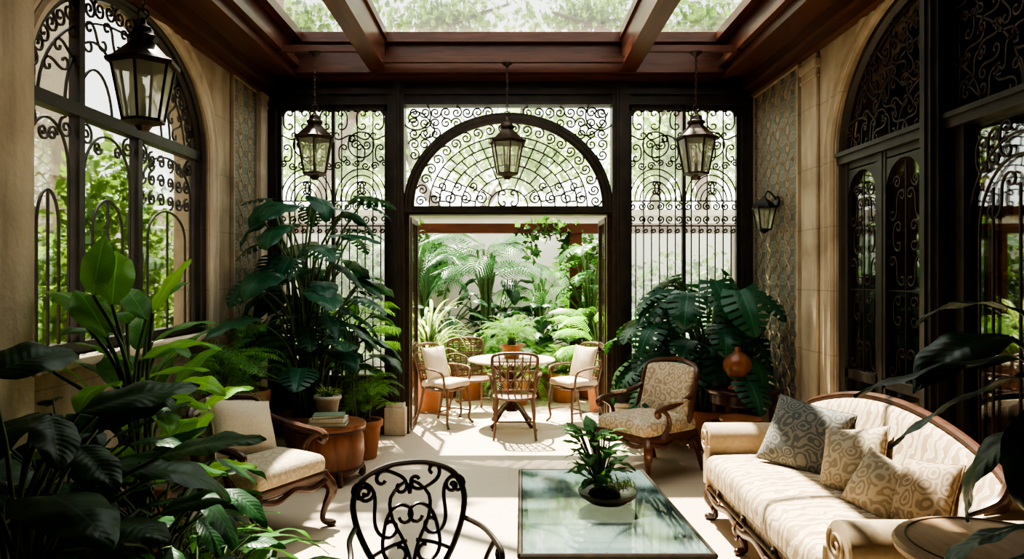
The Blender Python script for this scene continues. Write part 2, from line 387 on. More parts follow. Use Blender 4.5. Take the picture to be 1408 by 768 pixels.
# ceiling
YS=4.1
mb=MB()
bx(mb,-XW,-2.28,-1.5,YB+.1,3.80,3.86,0); bx(mb,2.28,XW,-1.5,YB+.1,3.80,3.86,0)
for s in(-1,1):
    bx(mb,s*2.24,s*2.31,YS,7.66,3.78,4.25,0); bx(mb,s*2.50,s*2.64,-1.5,YB-.1,3.70,3.80,0); bx(mb,s*2.56,s*2.64,-1.5,YB-.1,3.62,3.70,0)
    bx(mb,s*2.18,s*2.24,YS,7.66,3.88,3.95,0); bx(mb,s*2.14,s*2.24,YS,7.66,4.14,4.23,0)
bx(mb,-XW,XW,7.60,YB+.12,3.86,4.25,1)
bx(mb,-XW,XW,7.52,7.62,4.13,4.23,1); bx(mb,-XW,XW,7.55,7.62,3.82,3.93,1); bx(mb,-XW,XW,7.62,YB+.1,3.80,3.87,1)
bx(mb,-XW,XW,-1.5,YS,3.86,4.27,1)  # solid roof out of view, extended to keep sun off the near leaves
mb.build('ceiling',[MAHO,MAHOX])
mb=MB()
for x in(-1.36,1.24):
    bx(mb,x-.075,x+.075,YS,7.52,3.86,4.23,0); bx(mb,x-.10,x+.10,YS,7.52,4.15,4.235,0); bx(mb,x-.09,x+.09,YS,7.52,3.84,3.88,0)
mb.build('ceiling_rafter_beams',[MAHO])
mb=MB(); bx(mb,-2.3,2.3,YS,7.65,4.255,4.27,0)
bx(mb,-2.3,2.3,5.58,5.62,4.25,4.29,1)
mb.build('window_skylight',[SKYGL,BRONZE])
# ------------------------------------------------------------------ BACK WALL
mb=MB()
yb0,yb1=YB-.06,YB+.10
def post(x0,x1,z0=0,z1=3.78):
    bx(mb,x0,x1,yb0-.03,yb1,z0,z1,0)
    cx=(x0+x1)/2; w=(x1-x0)/2
    bx(mb,cx-w*.55,cx+w*.55,yb0-.055,yb0-.03,z0,z1,0); bx(mb,cx-w*.2,cx+w*.2,yb0-.07,yb0-.05,z0,z1,0)
post(-2.65,-2.50); post(2.50,2.65); post(-1.31,-1.13); post(1.11,1.29)
bx(mb,-2.65,2.65,yb0,yb1,3.56,3.80,0); bx(mb,-2.65,2.65,yb0-.04,yb1,3.66,3.72,0); bx(mb,-2.65,2.65,yb0-.025,yb1,3.55,3.58,0)
for x0,x1 in((-2.5,-1.31),(1.29,2.5)):
    bx(mb,x0,x1,yb0,yb1,0,.58,0); bx(mb,x0,x1,yb0-.02,yb1,.58,.64,0)
mb.build('wall_back',[BRONZE])
mb=MB()
for x in(-1.22,1.20): rbox(mb,(x,YB-.02,.15),(.115,.13,.15),.015); rbox(mb,(x,YB-.02,.32),(.10,.115,.03),.015)
mb.build('trim_7',[STONEP])
def side_screen(name,x0,x1):
    mb=MB(); W=x1-x0; P=[]; T=[]
    n=6; w=W/n
    for i in range(n):
        cx=x0+(i+.5)*w; s=1 if i%2 else -1
        P.append(scroll(cx,3.40,.21,pi/2,'C',6.2,2,mir=s)); P.append(scroll(cx+s*.02,3.21,.19,.5*s,'S',6,2,mir=-s))
        P.append(scroll(cx,3.04,.18,pi/2,'C',6,2,mir=-s)); P.append(spir(cx-s*.05,2.90,.045,0,1.5,s)); P.append(spir(cx+s*.05,2.93,.04,pi,1.5,-s))
        P.append(spir(cx-.05,2.46,.045,pi/2,1.5,1)); P.append(spir(cx+.05,2.46,.045,pi/2,1.5,-1))
        P.append(spir(cx-.05,2.32,.042,-pi/2,1.4,-1)); P.append(spir(cx+.05,2.32,.042,-pi/2,1.4,1))
        P.append(spir(cx-.055,3.51,.04,0,1.3,1)); P.append(spir(cx+.055,3.51,.04,pi,1.3,-1))
    for i in range(2):
        cx=x0+(2*i+1)*W/4
        for r in(.06,.115,.17,.225,.28): T.append(arc(cx,2.52,r,r*1.25,0,pi,22))
        P.append(arc(cx,3.13,.14,.14,0,2*pi,28)); P.append(spir(cx-.06,3.13,.055,0,1.5)); P.append(spir(cx+.06,3.13,.055,pi,1.5))
        P.append(scroll(cx,2.66,.13,pi/2,'C',5)); P.append(scroll(cx+.02,2.66,.13,pi/2,'C',5,mir=-1))
    P.append(seg2(x0,2.25,x1,2.25)); P.append(seg2(x0,2.52,x1,2.52)); P.append(seg2(x0,1.1,x1,1.1)); P.append(seg2(x0,.72,x1,.72))
    m=14
    for i in range(m+1):
        x=x0+W*i/m
        T.append(seg2(x,.64,x,2.25 if i%2 else 2.52)); 
        if i%2==0: T.append(seg2(x,2.52,x,3.56))
        for z in (1.16,2.2): P.append(spir(x+.02,z,.03,pi,1.2,1,12))
    iron(mb,P,'XZ',YB,.0098,0); iron(mb,T,'XZ',YB+.01,.0082,0)
    for x in(x0+.02,x1-.02,(x0+x1)/2): bx(mb,x-.018,x+.018,YB-.03,YB+.03,.64,3.56,0)
    bx(mb,x0,x1,YB-.03,YB+.03,3.5,3.56,0)
    for xx,s in((x0,1),(x1,-1)):
        A_=arc(xx+s*.18,3.36,.18,.18,pi/2, pi if s>0 else 0,10)
        iron(mb,[A_],'XZ',YB,.022,0,6)
        V=[(xx,YB,3.54)]+[(p[0],YB,p[1]) for p in A_]; mb.add(V,[(0,k,k+1) for k in range(1,10)],0)
    bx(mb,x0,x1,YB+.035,YB+.043,.64,3.56,1)
    mb.build(name,[BRONZE,GLASSH])
side_screen('window_2',-2.50,-1.31); side_screen('window_3',1.29,2.50)
# centre transom lunette
mb=MB(); cx,cz,a,b_=-.01,2.46,1.06,.94
bx(mb,-1.13,1.11,YB-.07,YB+.08,2.37,2.46,0); bx(mb,-1.13,1.11,YB-.09,YB+.09,2.39,2.41,0)
tube(mb,[(x,YB-.02,z) for x,z in arc(cx,cz,a,b_,0,pi,48)],.045,0,8,N=(0,1,0))
tube(mb,[(x,YB-.05,z) for x,z in arc(cx,cz,a+.04,b_+.04,0,pi,48)],.03,0,8,N=(0,1,0))
P=[];T=[]
rings=[.2,.34,.48,.60,.71,.81]
for r in rings: T.append(arc(cx,cz,a*r,b_*r,0,pi,40))
for k,(r0,r1) in enumerate(zip(rings[:-1],rings[1:])):
    n=[5,9,13,17,21][k]
    for i in range(n+1):
        t=pi*(i+(.5 if k%2 else 0))/n
        if t>pi: continue
        c,s=cos(t),sin(t); T.append(seg2(cx+a*r0*c,cz+b_*r0*s,cx+a*r1*c,cz+b_*r1*s))
n=22
for i in range(n):
    t=pi*(i+.5)/n; c,s=cos(t),sin(t); R=.9; P.append(spir(cx+a*R*c,cz+b_*R*s,.062,t+(pi if i%2 else 0),1.5,1 if i%2 else -1))
for s in(-1,1):
    for q in(.28,.44,.60,.75): P.append(spir(cx+s*a*q,cz+.09,.07,pi/2,1.5,s)); 
    for q in(.36,.52,.68): P.append(spir(cx+s*a*q,cz+.22,.05,-pi/2,1.3,-s))
    P.append(scroll(cx+s*.07,cz+.09,.17,pi/2,'C',5.5,mir=s))
iron(mb,P,'XZ',YB,.0105,0); iron(mb,T,'XZ',YB+.005,.0095,0)
for s in(-1,1):
    Q=[]
    for x in np.arange(.10,1.08,.115):
        for z in np.arange(2.56,3.55,.115):
            X=s*x; d=((X-cx)/(a+.09))**2+((z-cz)/(b_+.09))**2
            if d>1.0 and x<1.05: Q.append(spir(X+cx,z,.062,random.choice((0,pi/2,pi,-pi/2)),1.5,random.choice((-1,1))))
    Q.append(scroll(cx+s*.93,3.36,.34,pi/4*s+ (0 if s>0 else pi),'C',6))
    Q.append(arc(cx+s*1.0,3.45,.16,.16,0,2*pi,24))
    iron(mb,Q,'XZ',YB,.0105,0)
bx(mb,-1.13,1.11,YB+.035,YB+.043,2.46,3.56,1)
mb.build('window_4',[BRONZE,GLASSH])
mb=MB()
bx(mb,-1.13,-1.08,YB-.03,YB+.07,0,2.37,0); bx(mb,1.06,1.11,YB-.03,YB+.07,0,2.37,0)
def openleaf(x):
    bx(mb,x-.02,x+.02,YB+.08,YB+.13,0.02,2.35,0); bx(mb,x-.02,x+.02,YB+.62,YB+.67,.02,2.35,0)
    for z in(.04,.9,2.31): bx(mb,x-.018,x+.018,YB+.1,YB+.65,z-.02,z+.04,0)
    iron(mb,[seg2(YB+.1+k*.09,.05,YB+.1+k*.09,2.3) for k in range(1,6)],'YZ',x,.006,0)
openleaf(-1.09); openleaf(1.07)
mb.build('door_1',[BRIRON])
# ------------------------------------------------------------------ LEFT ARCH WINDOW
mb=MB(); X=-XW-.10
p=[(LC-LA+.02,1.22)]+[tuple(q) for q in arc(LC,LS,LA-.02,LR-.02,pi,0,40)]+[(LC+LA-.02,1.22)]
tube(mb,[(X,y,z) for y,z in p],.055,0,8,N=(1,0,0)); tube(mb,[(X+.06,y,z) for y,z in p],.03,0,8,N=(1,0,0))
bx(mb,X-.04,X+.05,LC-LA,LC+LA,2.71,2.79,0); bx(mb,X-.04,X+.05,LC-LA,LC+LA,1.22,1.29,0)
for y in(4.62,5.35): bx(mb,X-.03,X+.04,y-.03,y+.03,1.22,LS+LR*sqrt(max(0,1-((y-LC)/LA)**2)),0)
P=[];T=[]
for y0,y1 in((4.05,4.62),(4.62,5.35),(5.35,6.35)):
    c=(y0+y1)/2; w=(y1-y0)/2-.08
    T.append(np.concatenate([seg2(c-w,1.25,c-w,2.35),arc(c,2.35,w,.30,pi,0,20),seg2(c+w,2.35,c+w,1.25)]))
    w2=w-.10
    T.append(np.concatenate([seg2(c-w2,1.25,c-w2,2.0),arc(c,2.0,w2,.22,pi,0,16),seg2(c+w2,2.0,c+w2,1.25)]))
    T.append(seg2(c,1.25,c,2.22))
    for s in(-1,1):
        P.append(spir(c+s*(w-.03),2.62,.07,pi/2,1.6,s)); P.append(spir(c+s*(w-.16),2.56,.05,0,1.5,s))
for k,y in enumerate((5.45,5.6,5.75,5.9,6.05,6.2)):
    for z in(2.6,2.45,2.3): P.append(spir(y,z,.06,pi/2*(k%4),1.5,1 if k%2 else -1))
for i in range(26):
    t=pi*(i+.5)/26; P.append(spir(LC+(LA-.14)*cos(t),LS+(LR-.13)*sin(t),.07,t,1.6,1 if i%2 else -1))
    if 1<i<24 and i%2==0: P.append(scroll(LC+(LA-.34)*cos(t),LS+(LR-.30)*sin(t),.2,t,'S',5.5))
for s in(-1,1): T.append(arc(LC+s*.36,LS,.34,.5,0,pi,20)); T.append(arc(LC+s*.36,LS,.2,.32,0,pi,16))
P.append(arc(LC,LS,LA-.24,LR-.22,0,pi,30))
iron(mb,P,'YZ',X,.009,0); iron(mb,T,'YZ',X,.0095,0)
bx(mb,X-.045,X-.04,LC-LA,LC+LA,1.22,3.66,1)
mb.build('window_5',[BRONZE,GLASS])
mb=MB(); rbox(mb,(-XW+.02,LC,1.19),(.09,LA+.1,.03),.01); mb.build('trim_8',[STONEP])
# ------------------------------------------------------------------ RIGHT ARCH DOORS
mb=MB(); X=XW+.08
p=[(RC-RA+.02,0)]+[tuple(q) for q in arc(RC,RS,RA-.02,RR-.02,pi,0,40)]+[(RC+RA-.02,0)]
tube(mb,[(X,y,z) for y,z in p],.06,0,8,N=(1,0,0))
bx(mb,X-.07,X+.06,RC-RA,RC+RA,2.60,2.70,0); bx(mb,X-.09,X+.02,RC-RA,RC+RA,2.66,2.69,0)
bx(mb,2.62,2.80,4.44,4.64,0,3.70,0); bx(mb,2.595,2.62,4.48,4.60,0,3.70,0); bx(mb,2.58,2.60,4.52,4.56,0,3.7,0)
P=[]
for y in np.arange(RC-RA+.08,RC+RA-.05,.135):
    for z in np.arange(RS+.10,RS+RR,.135):
        if ((y-RC)/(RA-.1))**2+((z-RS)/(RR-.08))**2<1:
            P.append(scroll(y,z,.17,random.choice((0,pi/2,pi/4)),'S',6,mir=random.choice((-1,1)),n=26))
for q in(.35,.62,.88): P.append(arc(RC,RS,RA*q,RR*q,0,pi,30))
iron(mb,P,'YZ',X-.02,.0095,2)
def doorleaf(y0,y1,x=X-.01):
    for ya,yb in((y0,y0+.05),(y1-.05,y1)): bx(mb,x-.025,x+.025,ya,yb,.02,2.6,0)
    bx(mb,x-.025,x+.025,y0,y1,.02,.28,0); bx(mb,x-.025,x+.025,y0,y1,.9,.97,0); bx(mb,x-.02,x+.02,y0,y1,2.54,2.6,0)
    c=(y0+y1)/2; w=(y1-y0)/2-.05
    n=14;t=np.linspace(0,pi,n+1); V=[];F=[]
    for tt in t: V.append((x-.02,c-w*cos(tt),2.30+.22*sin(tt)))
    for tt in t: V.append((x-.02,c-w*cos(tt),2.55))
    for i in range(n): F.append((i,i+1,n+2+i,n+1+i))
    mb.add(V,F,0)
    Q=[seg2(c,.97,c,2.5),arc(c,2.30,w,.22,0,pi,16),seg2(c-w,1.6,c+w,1.6)]
    for s in(-1,1):
        Q+=[spir(c+s*w*.5,2.36,.05,0,1.5,s),scroll(c+s*w*.5,2.2,.2,pi/2,'S',6,mir=s),scroll(c+s*w*.5,1.98,.2,pi/2,'C',6,mir=s),scroll(c+s*w*.5,1.74,.2,pi/2,'S',6,mir=-s),scroll(c+s*w*.5,1.46,.2,pi/2,'C',6,mir=s),scroll(c+s*w*.5,1.1,.2,pi/2,'S',6,mir=s)]
    iron(mb,Q,'YZ',x,.0065,2)
    bx(mb,x+.012,x+.018,y0,y1,.28,2.5,1)
doorleaf(5.30,5.84); doorleaf(4.70,5.26)
bx(mb,X-.04,X+.04,5.25,5.31,0,2.6,0)
bx(mb,X-.03,X+.03,3.36,3.44,0,2.6,0); bx(mb,X-.03,X+.03,4.32,4.40,0,2.6,0); bx(mb,X-.03,X+.03,3.4,4.4,0,.5,0)
P=[]
for w in(.44,.34): P.append(np.concatenate([seg2(3.88-w,.5,3.88-w,1.95),arc(3.88,1.95,w,w*1.2,pi,0,20),seg2(3.88+w,1.95,3.88+w,.5)]))
for y in(3.66,3.88,4.1): P.append(seg2(y,.5,y,2.2))
for s in(-1,1):
    for k in range(3): P.append(scroll(3.88+s*(.12+.1*k),2.46-.03*k,.2,pi/2,'C',6,mir=s))
    P.append(scroll(3.88+s*.15,2.15,.24,pi/2,'S',6,mir=s))
iron(mb,P,'YZ',X,.0085,2); bx(mb,X+.012,X+.018,3.4,4.4,.5,2.6,1)
mb.build('door_2',[BRONZE,GLASS,BRIRON])
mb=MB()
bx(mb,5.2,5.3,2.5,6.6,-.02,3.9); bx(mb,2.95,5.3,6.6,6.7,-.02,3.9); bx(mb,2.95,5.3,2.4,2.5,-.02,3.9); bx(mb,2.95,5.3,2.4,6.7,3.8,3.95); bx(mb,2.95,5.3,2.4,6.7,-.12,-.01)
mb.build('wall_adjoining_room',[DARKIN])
mb=MB(); 
for z in(.5,.95,1.35,1.72,2.1,2.5): bx(mb,3.9,4.25,3.2,6.0,z-.02,z+.02,0)
for y in(3.2,4.1,5.0,6.0): bx(mb,3.9,4.25,y-.02,y+.02,0,2.6,0)
for z in(.52,.97,1.37,1.74,2.12):
    y=3.3
    while y<5.9:
        h=U(.12,.26); r=U(.03,.06)
        lathe(mb,[(r*.6,0),(r,.02),(r*1.1,h*.5),(r*.5,h*.8),(r*.6,h)],(4.0,y,z),random.choice((1,1,2,3)),10); y+=U(.13,.25)
bx(mb,4.25,4.28,3.2,6.0,0,2.6,0)
mb.build('display_shelf',[WOODC,BRASS,CERAM,TERRA])
EM,nt,b=newmat('shelf_fill_glow'); b.inputs['Emission Color'].default_value=(1,.6,.28,1); b.inputs['Emission Strength'].default_value=300
mb=MB(); tube(mb,[(0,0,0),(0,0,.7)],.006,0,5); lathe(mb,[(.16,-.12),(.05,0),(.02,.02)],(0,0,0),0,16); ball(mb,(0,0,-.10),.045,1,12)
mb.build('shelf_fill_lamp',[BRASS,EM],loc=(3.5,5.9,3.1))  # added fill light, shaped as a pendant, to brighten the display shelf
# ------------------------------------------------------------------ LANTERNS
def lantern(name,loc,ztop,s=1):
    mb=MB(); n=6
    rb,rt=.115,.178
    off=pi/6
    def ringp(r,z): return [(r*cos(2*pi*k/n+off),r*sin(2*pi*k/n+off),z) for k in range(n)]
    B=ringp(rb,.03);Tt=ringp(rt,.36)
    for k in range(n): tube(mb,[B[k],Tt[k]],.010,0,4); tube(mb,[B[k],B[(k+1)%n]],.010,0,4); tube(mb,[Tt[k],Tt[(k+1)%n]],.014,0,4)
    for k in range(n):
        k2=(k+1)%n; mb.add([np.array(B[k])*.985,np.array(B[k2])*.985,np.array(Tt[k2])*.985,np.array(Tt[k])*.985],[(0,1,2,3)],1)
    RX=np.array(Matrix.Rotation(off,4,'Z'))
    lathe(mb,[(.03,-.03),(.05,0),(rb+.01,.02),(rb+.005,.035)],(0,0,0),0,6,X=RX)
    lathe(mb,[(rt+.03,.355),(rt+.035,.375),(rt-.01,.40),(.075,.49),(.07,.50),(.085,.515),(.085,.53),(.06,.55),(.055,.58),(.02,.605),(.012,.64)],(0,0,0),0,6,X=RX)
    lathe(mb,[(.05,.03),(.05,.05),(.015,.06),(.015,.13)],(0,0,0),0,10); lathe(mb,[(.014,.13),(.014,.22),(.004,.25)],(0,0,0),2,10)
    tube(mb,[(.03*cos(t),0,.665+.03*sin(t)) for t in np.linspace(0,2*pi,14,endpoint=False)],.006,0,5,closed=True)
    zt=(ztop-loc[2])/s; z=.70; i=0
    while z<zt-.03:
        e=.022; pts=[]
        for t in np.linspace(0,2*pi,10,endpoint=False):
            a=.011*cos(t); q=e*sin(t); pts.append((a,0,z+q) if i%2 else (0,a,z+q))
        tube(mb,pts,.0045,0,4,closed=True); z+=.036; i+=1
    lathe(mb,[(.01,zt-.05),(.03,zt-.03),(.06,zt-.01),(.06,zt)],(0,0,0),0,12)
    return mb.build(name,[BRIRON,LANTGL,CANDLE],loc=loc,scale=s,rz=.2)
lantern('hanging_lantern',(-1.87,3.72,2.47),3.86,.86)
lantern('hanging_lantern',(-1.87,7.0,2.66),3.86,1.0)
lantern('hanging_lantern',(-.02,7.35,2.71),3.86,.95)
lantern('hanging_lantern',(1.80,7.0,2.66),3.86,1.0)
mb=MB()
for y,x0,x1 in((7.0,-2.28,-1.36),(7.0,1.24,2.28),(7.35,-1.36,1.24)):
    bx(mb,x0,x1,y-.025,y+.025,3.86,3.92)
mb.build('ceiling_cross_bars',[MAHOX])
def sconce(name,loc,s):
    mb=MB()
    lathe(mb,[(.001,-.0),(.06,.0),(.06,.015),(.001,.02)],(0,0,0),0,12,X=np.array(Matrix.Rotation(-pi/2,4,'Y')))
    tube(mb,smooth([(0,0,0),(s*.05,0,.07),(s*.10,0,.10),(s*.13,0,.04)],6),.010,0,6)
    c=s*.13; rb,rt=.05,.085
    B=[(c+rb*a,rb*b,-.27) for a,b in((1,1),(-1,1),(-1,-1),(1,-1))]; T=[(c+rt*a,rt*b,-.06) for a,b in((1,1),(-1,1),(-1,-1),(1,-1))]
    for k in range(4):
        k2=(k+1)%4; tube(mb,[B[k],T[k]],.009,0,4); tube(mb,[B[k],B[k2]],.010,0,4); tube(mb,[T[k],T[k2]],.011,0,4)
        mb.add([B[k],B[k2],T[k2],T[k]],[(0,1,2,3)],1)
    lathe(mb,[(.125,-.06),(.115,-.04),(.05,.02),(.03,.03),(.01,.06)],(c,0,0),0,4,X=None)
    lathe(mb,[(.01,-.31),(.04,-.29),(.07,-.27)],(c,0,0),0,8); lathe(mb,[(.012,-.27),(.012,-.15),(.003,-.12)],(c,0,0),2,8)
    mb.build(name,[IRON,LANTGL,CANDLE],loc=loc)
sconce('wall_sconce',(2.62,7.10,2.43),-1)
# ------------------------------------------------------------------ FURNITURE
def cab(mb,x,y,zt,sx,sy,m=0,r=(.036,.04,.022,.018,.026)):
    tube(mb,smooth([(x,y,zt),(x+sx*.04,y+sy*.04,zt*.72),(x+sx*.01,y+sy*.01,zt*.38),(x+sx*.0,y,zt*.14),(x+sx*.04,y+sy*.04,.022)],5),r,m,8)
    ball(mb,(x+sx*.045,y+sy*.045,.022),.024,m,8,.9)
def armchair(name,loc,rz,fab,s=1,pil=None,wicker=False,bh=.26):
    mb=MB()
    rbox(mb,(0,-.02,.34),(.31,.31,.035),.02,0)
    for a,b_ in(((-.30,-.33),(.30,-.33)),((-.31,-.3),(-.31,.28)),((.31,-.3),(.31,.28))):
        n=16; pts=[(a[0]+(b_[0]-a[0])*t,a[1]+(b_[1]-a[1])*t,.315-.035*abs(sin(2*pi*t))**1.5*1) for t in np.linspace(0,1,n)]
        tube(mb,pts,.018,0,6)
    rbox(mb,(0,-.02,.41),(.30,.31,.06),.05,1,seg=4,crown=.04,inner=8)
    for s_ in(-1,1):
        cab(mb,s_*.28,-.30,.34,s_,-1); tube(mb,smooth([(s_*.26,.27,.34),(s_*.27,.31,.2),(s_*.28,.38,.01)],5),[.03,.022,.02],0,8)
        tube(mb,smooth([(s_*.285,.28,.72),(s_*.315,.16,.66),(s_*.345,-.06,.615),(s_*.35,-.20,.60),(s_*.345,-.26,.575),(s_*.34,-.25,.54),(s_*.335,-.215,.55)],6),[.018,.022,.024,.026,.026,.02,.014],0,8)
        tube(mb,smooth([(s_*.345,-.20,.59),(s_*.33,-.12,.53),(s_*.325,-.10,.44),(s_*.305,-.16,.34)],6),[.02,.018,.02,.026],0,8)
        if not wicker: rbox(mb,(s_*.335,0,.64),(.025,.10,.014),.012,1,seg=2)
    zc=.42+bh
    tl=Matrix.Translation((0,.31,zc))@Matrix.Rotation(radians(-15),4,'X')
    def bend(P):
        P=P.copy(); P[:,1]-=.9*P[:,0]**2; P[:,2]+=np.where(P[:,2]>0,.05*(1-(P[:,0]/.29)**2),0); return P
    rbox(mb,(0,0,0),(.27,.045,bh),.04,1,X=np.array(tl),seg=3,crownf=.035,inner=8,fn=bend)
    fr=[]
    for (x,z) in [(-.28,-bh-.01),(-.295,0),(-.29,bh-.04),(-.24,bh+.03),(-.12,bh+.065),(0,bh+.085),(.12,bh+.065),(.24,bh+.03),(.29,bh-.04),(.295,0),(.28,-bh-.01),(0,-bh-.015)]: fr.append((x,-.9*x*x-.0,z))
    tube(mb,smooth(fr,5,True),.022,0,8,closed=True,X=np.array(tl))
    for s_ in(-1,1): tube(mb,[(s_*.27,.23,.44),(s_*.26,.25,.34)],.022,0,6)
    if wicker:
        for k in range(22):
            x=-.27+.54*k/21; tube(mb,[(x,-.9*x*x+.06,-bh),(x,-.9*x*x+.06,bh)],.006,2,4,X=np.array(tl))
        for k in range(18):
            z=-bh+2*bh*k/17; tube(mb,[(x,-.9*x*x+.062,z) for x in np.linspace(-.27,.27,9)],.005,2,4,X=np.array(tl))
    if pil: pillow(mb,(0.0,.12,.65),.48,.40,.18,3,Matrix.Rotation(radians(-28),4,'X')@Matrix.Rotation(radians(12),4,'Y'))
    return mb.build(name,[WOODD if wicker else WOODC,fab,RATTAN,CREAM],loc=loc,rz=rz,scale=s)
armchair('upholstered_armchair',(-1.68,4.84,0),radians(62),OATM,1.04,True,True,.17)
armchair('upholstered_armchair',(1.22,6.38,0),radians(-54),DAMASK,1.02,bh=.22)
def sofa():
    mb=MB(); L=1.0
    rbox(mb,(0,0,.25),(L,.42,.06),.03,1)
    n=60; pts=[(-L+2*L*t,-.425,.20-.035*abs(sin(4*pi*t))**2) for t in np.linspace(0,1,n)]; tube(mb,pts,.022,0,8)
    tube(mb,[(-L,-.43,.235),(L,-.43,.235)],.014,0,6)
    for k in range(4):
        c=-L+2*L*(k+.5)/4; tube(mb,[(x,-.435,z) for x,z in scroll(c,.19,.2,0,'S',5)],.009,0,5)
    for x,s_ in((-L+.05,-1),(L-.05,1),(-.32,0),(.32,0)): cab(mb,x,-.38,.22,s_*.8,-1,0)
    for x in(-L+.05,L-.05): tube(mb,[(x,.36,.22),(x,.42,.01)],[.03,.02],0,8)
    rbox(mb,(0,-.06,.375),(L-.06,.40,.09),.06,1,seg=4,crown=.05,inner=12)
    for s_ in(-1,1):
        prof=[(-.09,.22),(-.09,.52)]+[( .02+.115*cos(t),.56+.105*sin(t)) for t in np.linspace(radians(195),radians(-80),14)]+[(.075,.42),(.07,.22)]
        Y=[-.43,-.42,-.2,.1,.38]; V=[];F=[];m=len(prof)
        for i,y in enumerate(Y):
            for (x,z) in prof:
                sh=1 if i else .93
                V.append((s_*(L+.02+x*sh),y,.45+(z-.45)*sh+(.05*max(0,(y-.1))/.3 if z>.5 else 0)))
        for i in range(len(Y)-1):
            for k in range(m-1):
                f=(i*m+k,i*m+k+1,(i+1)*m+k+1,(i+1)*m+k); F.append(f if s_<0 else f[::-1])
        F.append(tuple(range(m)))
        mb.add(V,F,2)
        P=[(s_*(L+.04)+s_*.085*(1-.85*t)*cos(5.5*t*2*pi/3+2.4),-.437,.56+.085*(1-.85*t)*sin(5.5*t*2*pi/3+2.4)) for t in np.linspace(0,1,26)]
        tube(mb,P,.007,2,5)
        tube(mb,smooth([(s_*(L-.07),-.432,.52),(s_*(L-.07),-.435,.38),(s_*(L-.04),-.435,.22)],5),.012,2,6)
    xs=np.linspace(-L-.02,L+.02,41); V=[];F=[]
    def H(x):
        u=x/L; return .80+.18*max(0,cos(u*pi/2*.98))**.8
    prof=lambda h:[(.18,.40),(.22,.55),(.26,.70),(.30,h-.08),(.325,h-.02),(.36,h),(.40,h-.02),(.43,h-.1),(.43,.6),(.42,.25)]
    m=10
    for x in xs:
        h=H(x)
        for (y,z) in prof(h):
            dy=-.05*(x/L)**4
            V.append((x,y+dy-.02*(1-((x)/L)**2)*(1 if y<.3 else 0),min(z,h)))
    for i in range(40):
        for k in range(m-1): F.append((i*m+k,(i+1)*m+k,(i+1)*m+k+1,i*m+k+1))
    F.append(tuple(range(m))); F.append(tuple(40*m+k for k in range(m))[::-1])
    mb.add(V,F,1)
    P=[(x,.365-.05*(x/L)**4,H(x)+.012) for x in xs]; tube(mb,P,.024,0,8)
    for s_ in(-1,1): tube(mb,smooth([P[0 if s_<0 else -1],(s_*(L+.04),.25,.74),(s_*(L+.04),.12,.69)],5),[.024,.02,.012],0,8)
    return mb.build('sofa',[WOODD,FLAME,SOFAP],loc=(1.82,4.12,0),rz=radians(-90))
sofa()
def pil(name,loc,w,h,t,mt,yaw,tilt,roll):
    mb=MB(); X=Matrix.Rotation(yaw,4,'Z')@Matrix.Rotation(tilt,4,'X')@Matrix.Rotation(roll,4,'Y')
    pillow(mb,(0,0,0),w,h,t,0,X,14); mb.build(name,[mt],loc=loc)
pil('throw_pillow',(1.86,4.58,.69),.52,.45,.19,PAIS,radians(-50),radians(-26),radians(8))
pil('throw_pillow',(1.93,4.08,.66),.40,.40,.18,SCRL,radians(-66),radians(-26),radians(-14))
pil('throw_pillow',(1.90,3.74,.62),.33,.32,.15,SCRL,radians(-68),radians(-28),radians(12))
pil('throw_pillow',(1.99,3.48,.65),.36,.35,.16,SCRT,radians(-80),radians(-24),radians(-8))
# coffee table
mb=MB()
A=[(.05,3.28),(.93,3.28),(.86,4.72),(.075,4.72)]
zt=.45
def quadprism(mb,Q,z0,z1,m):
    V=[(x,y,z) for z in(z0,z1) for x,y in Q]; mb.add(V,[(3,2,1,0),(4,5,6,7),(0,1,5,4),(1,2,6,5),(2,3,7,6),(3,0,4,7)],m)
def inset(Q,d):
    c=np.mean(Q,0); return [tuple(np.array(q)+np.sign(c-np.array(q))*d) for q in Q]
quadprism(mb,inset(A,.012),zt-.02,zt-.002,1)
for i in range(4):
    p,q=A[i],A[(i+1)%4]; 
    tube(mb,[(p[0],p[1],zt-.012),(q[0],q[1],zt-.012)],.015,0,8)
    pi_,qi=inset(A,.02)[i],inset(A,.02)[(i+1)%4]
    L_=math.dist(pi_,qi); ux,uy=(qi[0]-pi_[0])/L_,(qi[1]-pi_[1])/L_
    k=int(L_/.16)
    for j in range(k):
        c=(j+.5)/k*L_
        Q=scroll(0,0,.15,0,'S',5.5,mir=1 if j%2 else -1,n=24)
        tube(mb,[(pi_[0]+ux*(c+u),pi_[1]+uy*(c+u),zt-.075+w_) for u,w_ in Q],.007,0,5)
    for z in(zt-.035,zt-.115): tube(mb,[(pi_[0],pi_[1],z),(qi[0],qi[1],z)],.009,0,6)
    tube(mb,[(pi_[0],pi_[1],.10),(qi[0],qi[1],.10)],.010,0,6)
    c=np.mean(A,0); dx,dy=np.sign(p[0]-c[0]),np.sign(p[1]-c[1])
    cab(mb,p[0]-dx*.04,p[1]-dy*.04,zt-.03,dx*.6,dy*.6,0,r=(.024,.026,.016,.014,.02))
c=np.mean(A,0)
for p in inset(A,.04): tube(mb,smooth([(p[0],p[1],.10),((p[0]+c[0])/2,(p[1]+c[1])/2,.16),(c[0],c[1],.12)],5),.010,0,6)
for r in(.14,.10): tube(mb,[(c[0]+r*cos(t),c[1]+r*sin(t),.13) for t in np.linspace(0,2*pi,24,endpoint=False)],.009,0,6,closed=True)
mb.build('coffee_table',[IRON,TABGL])
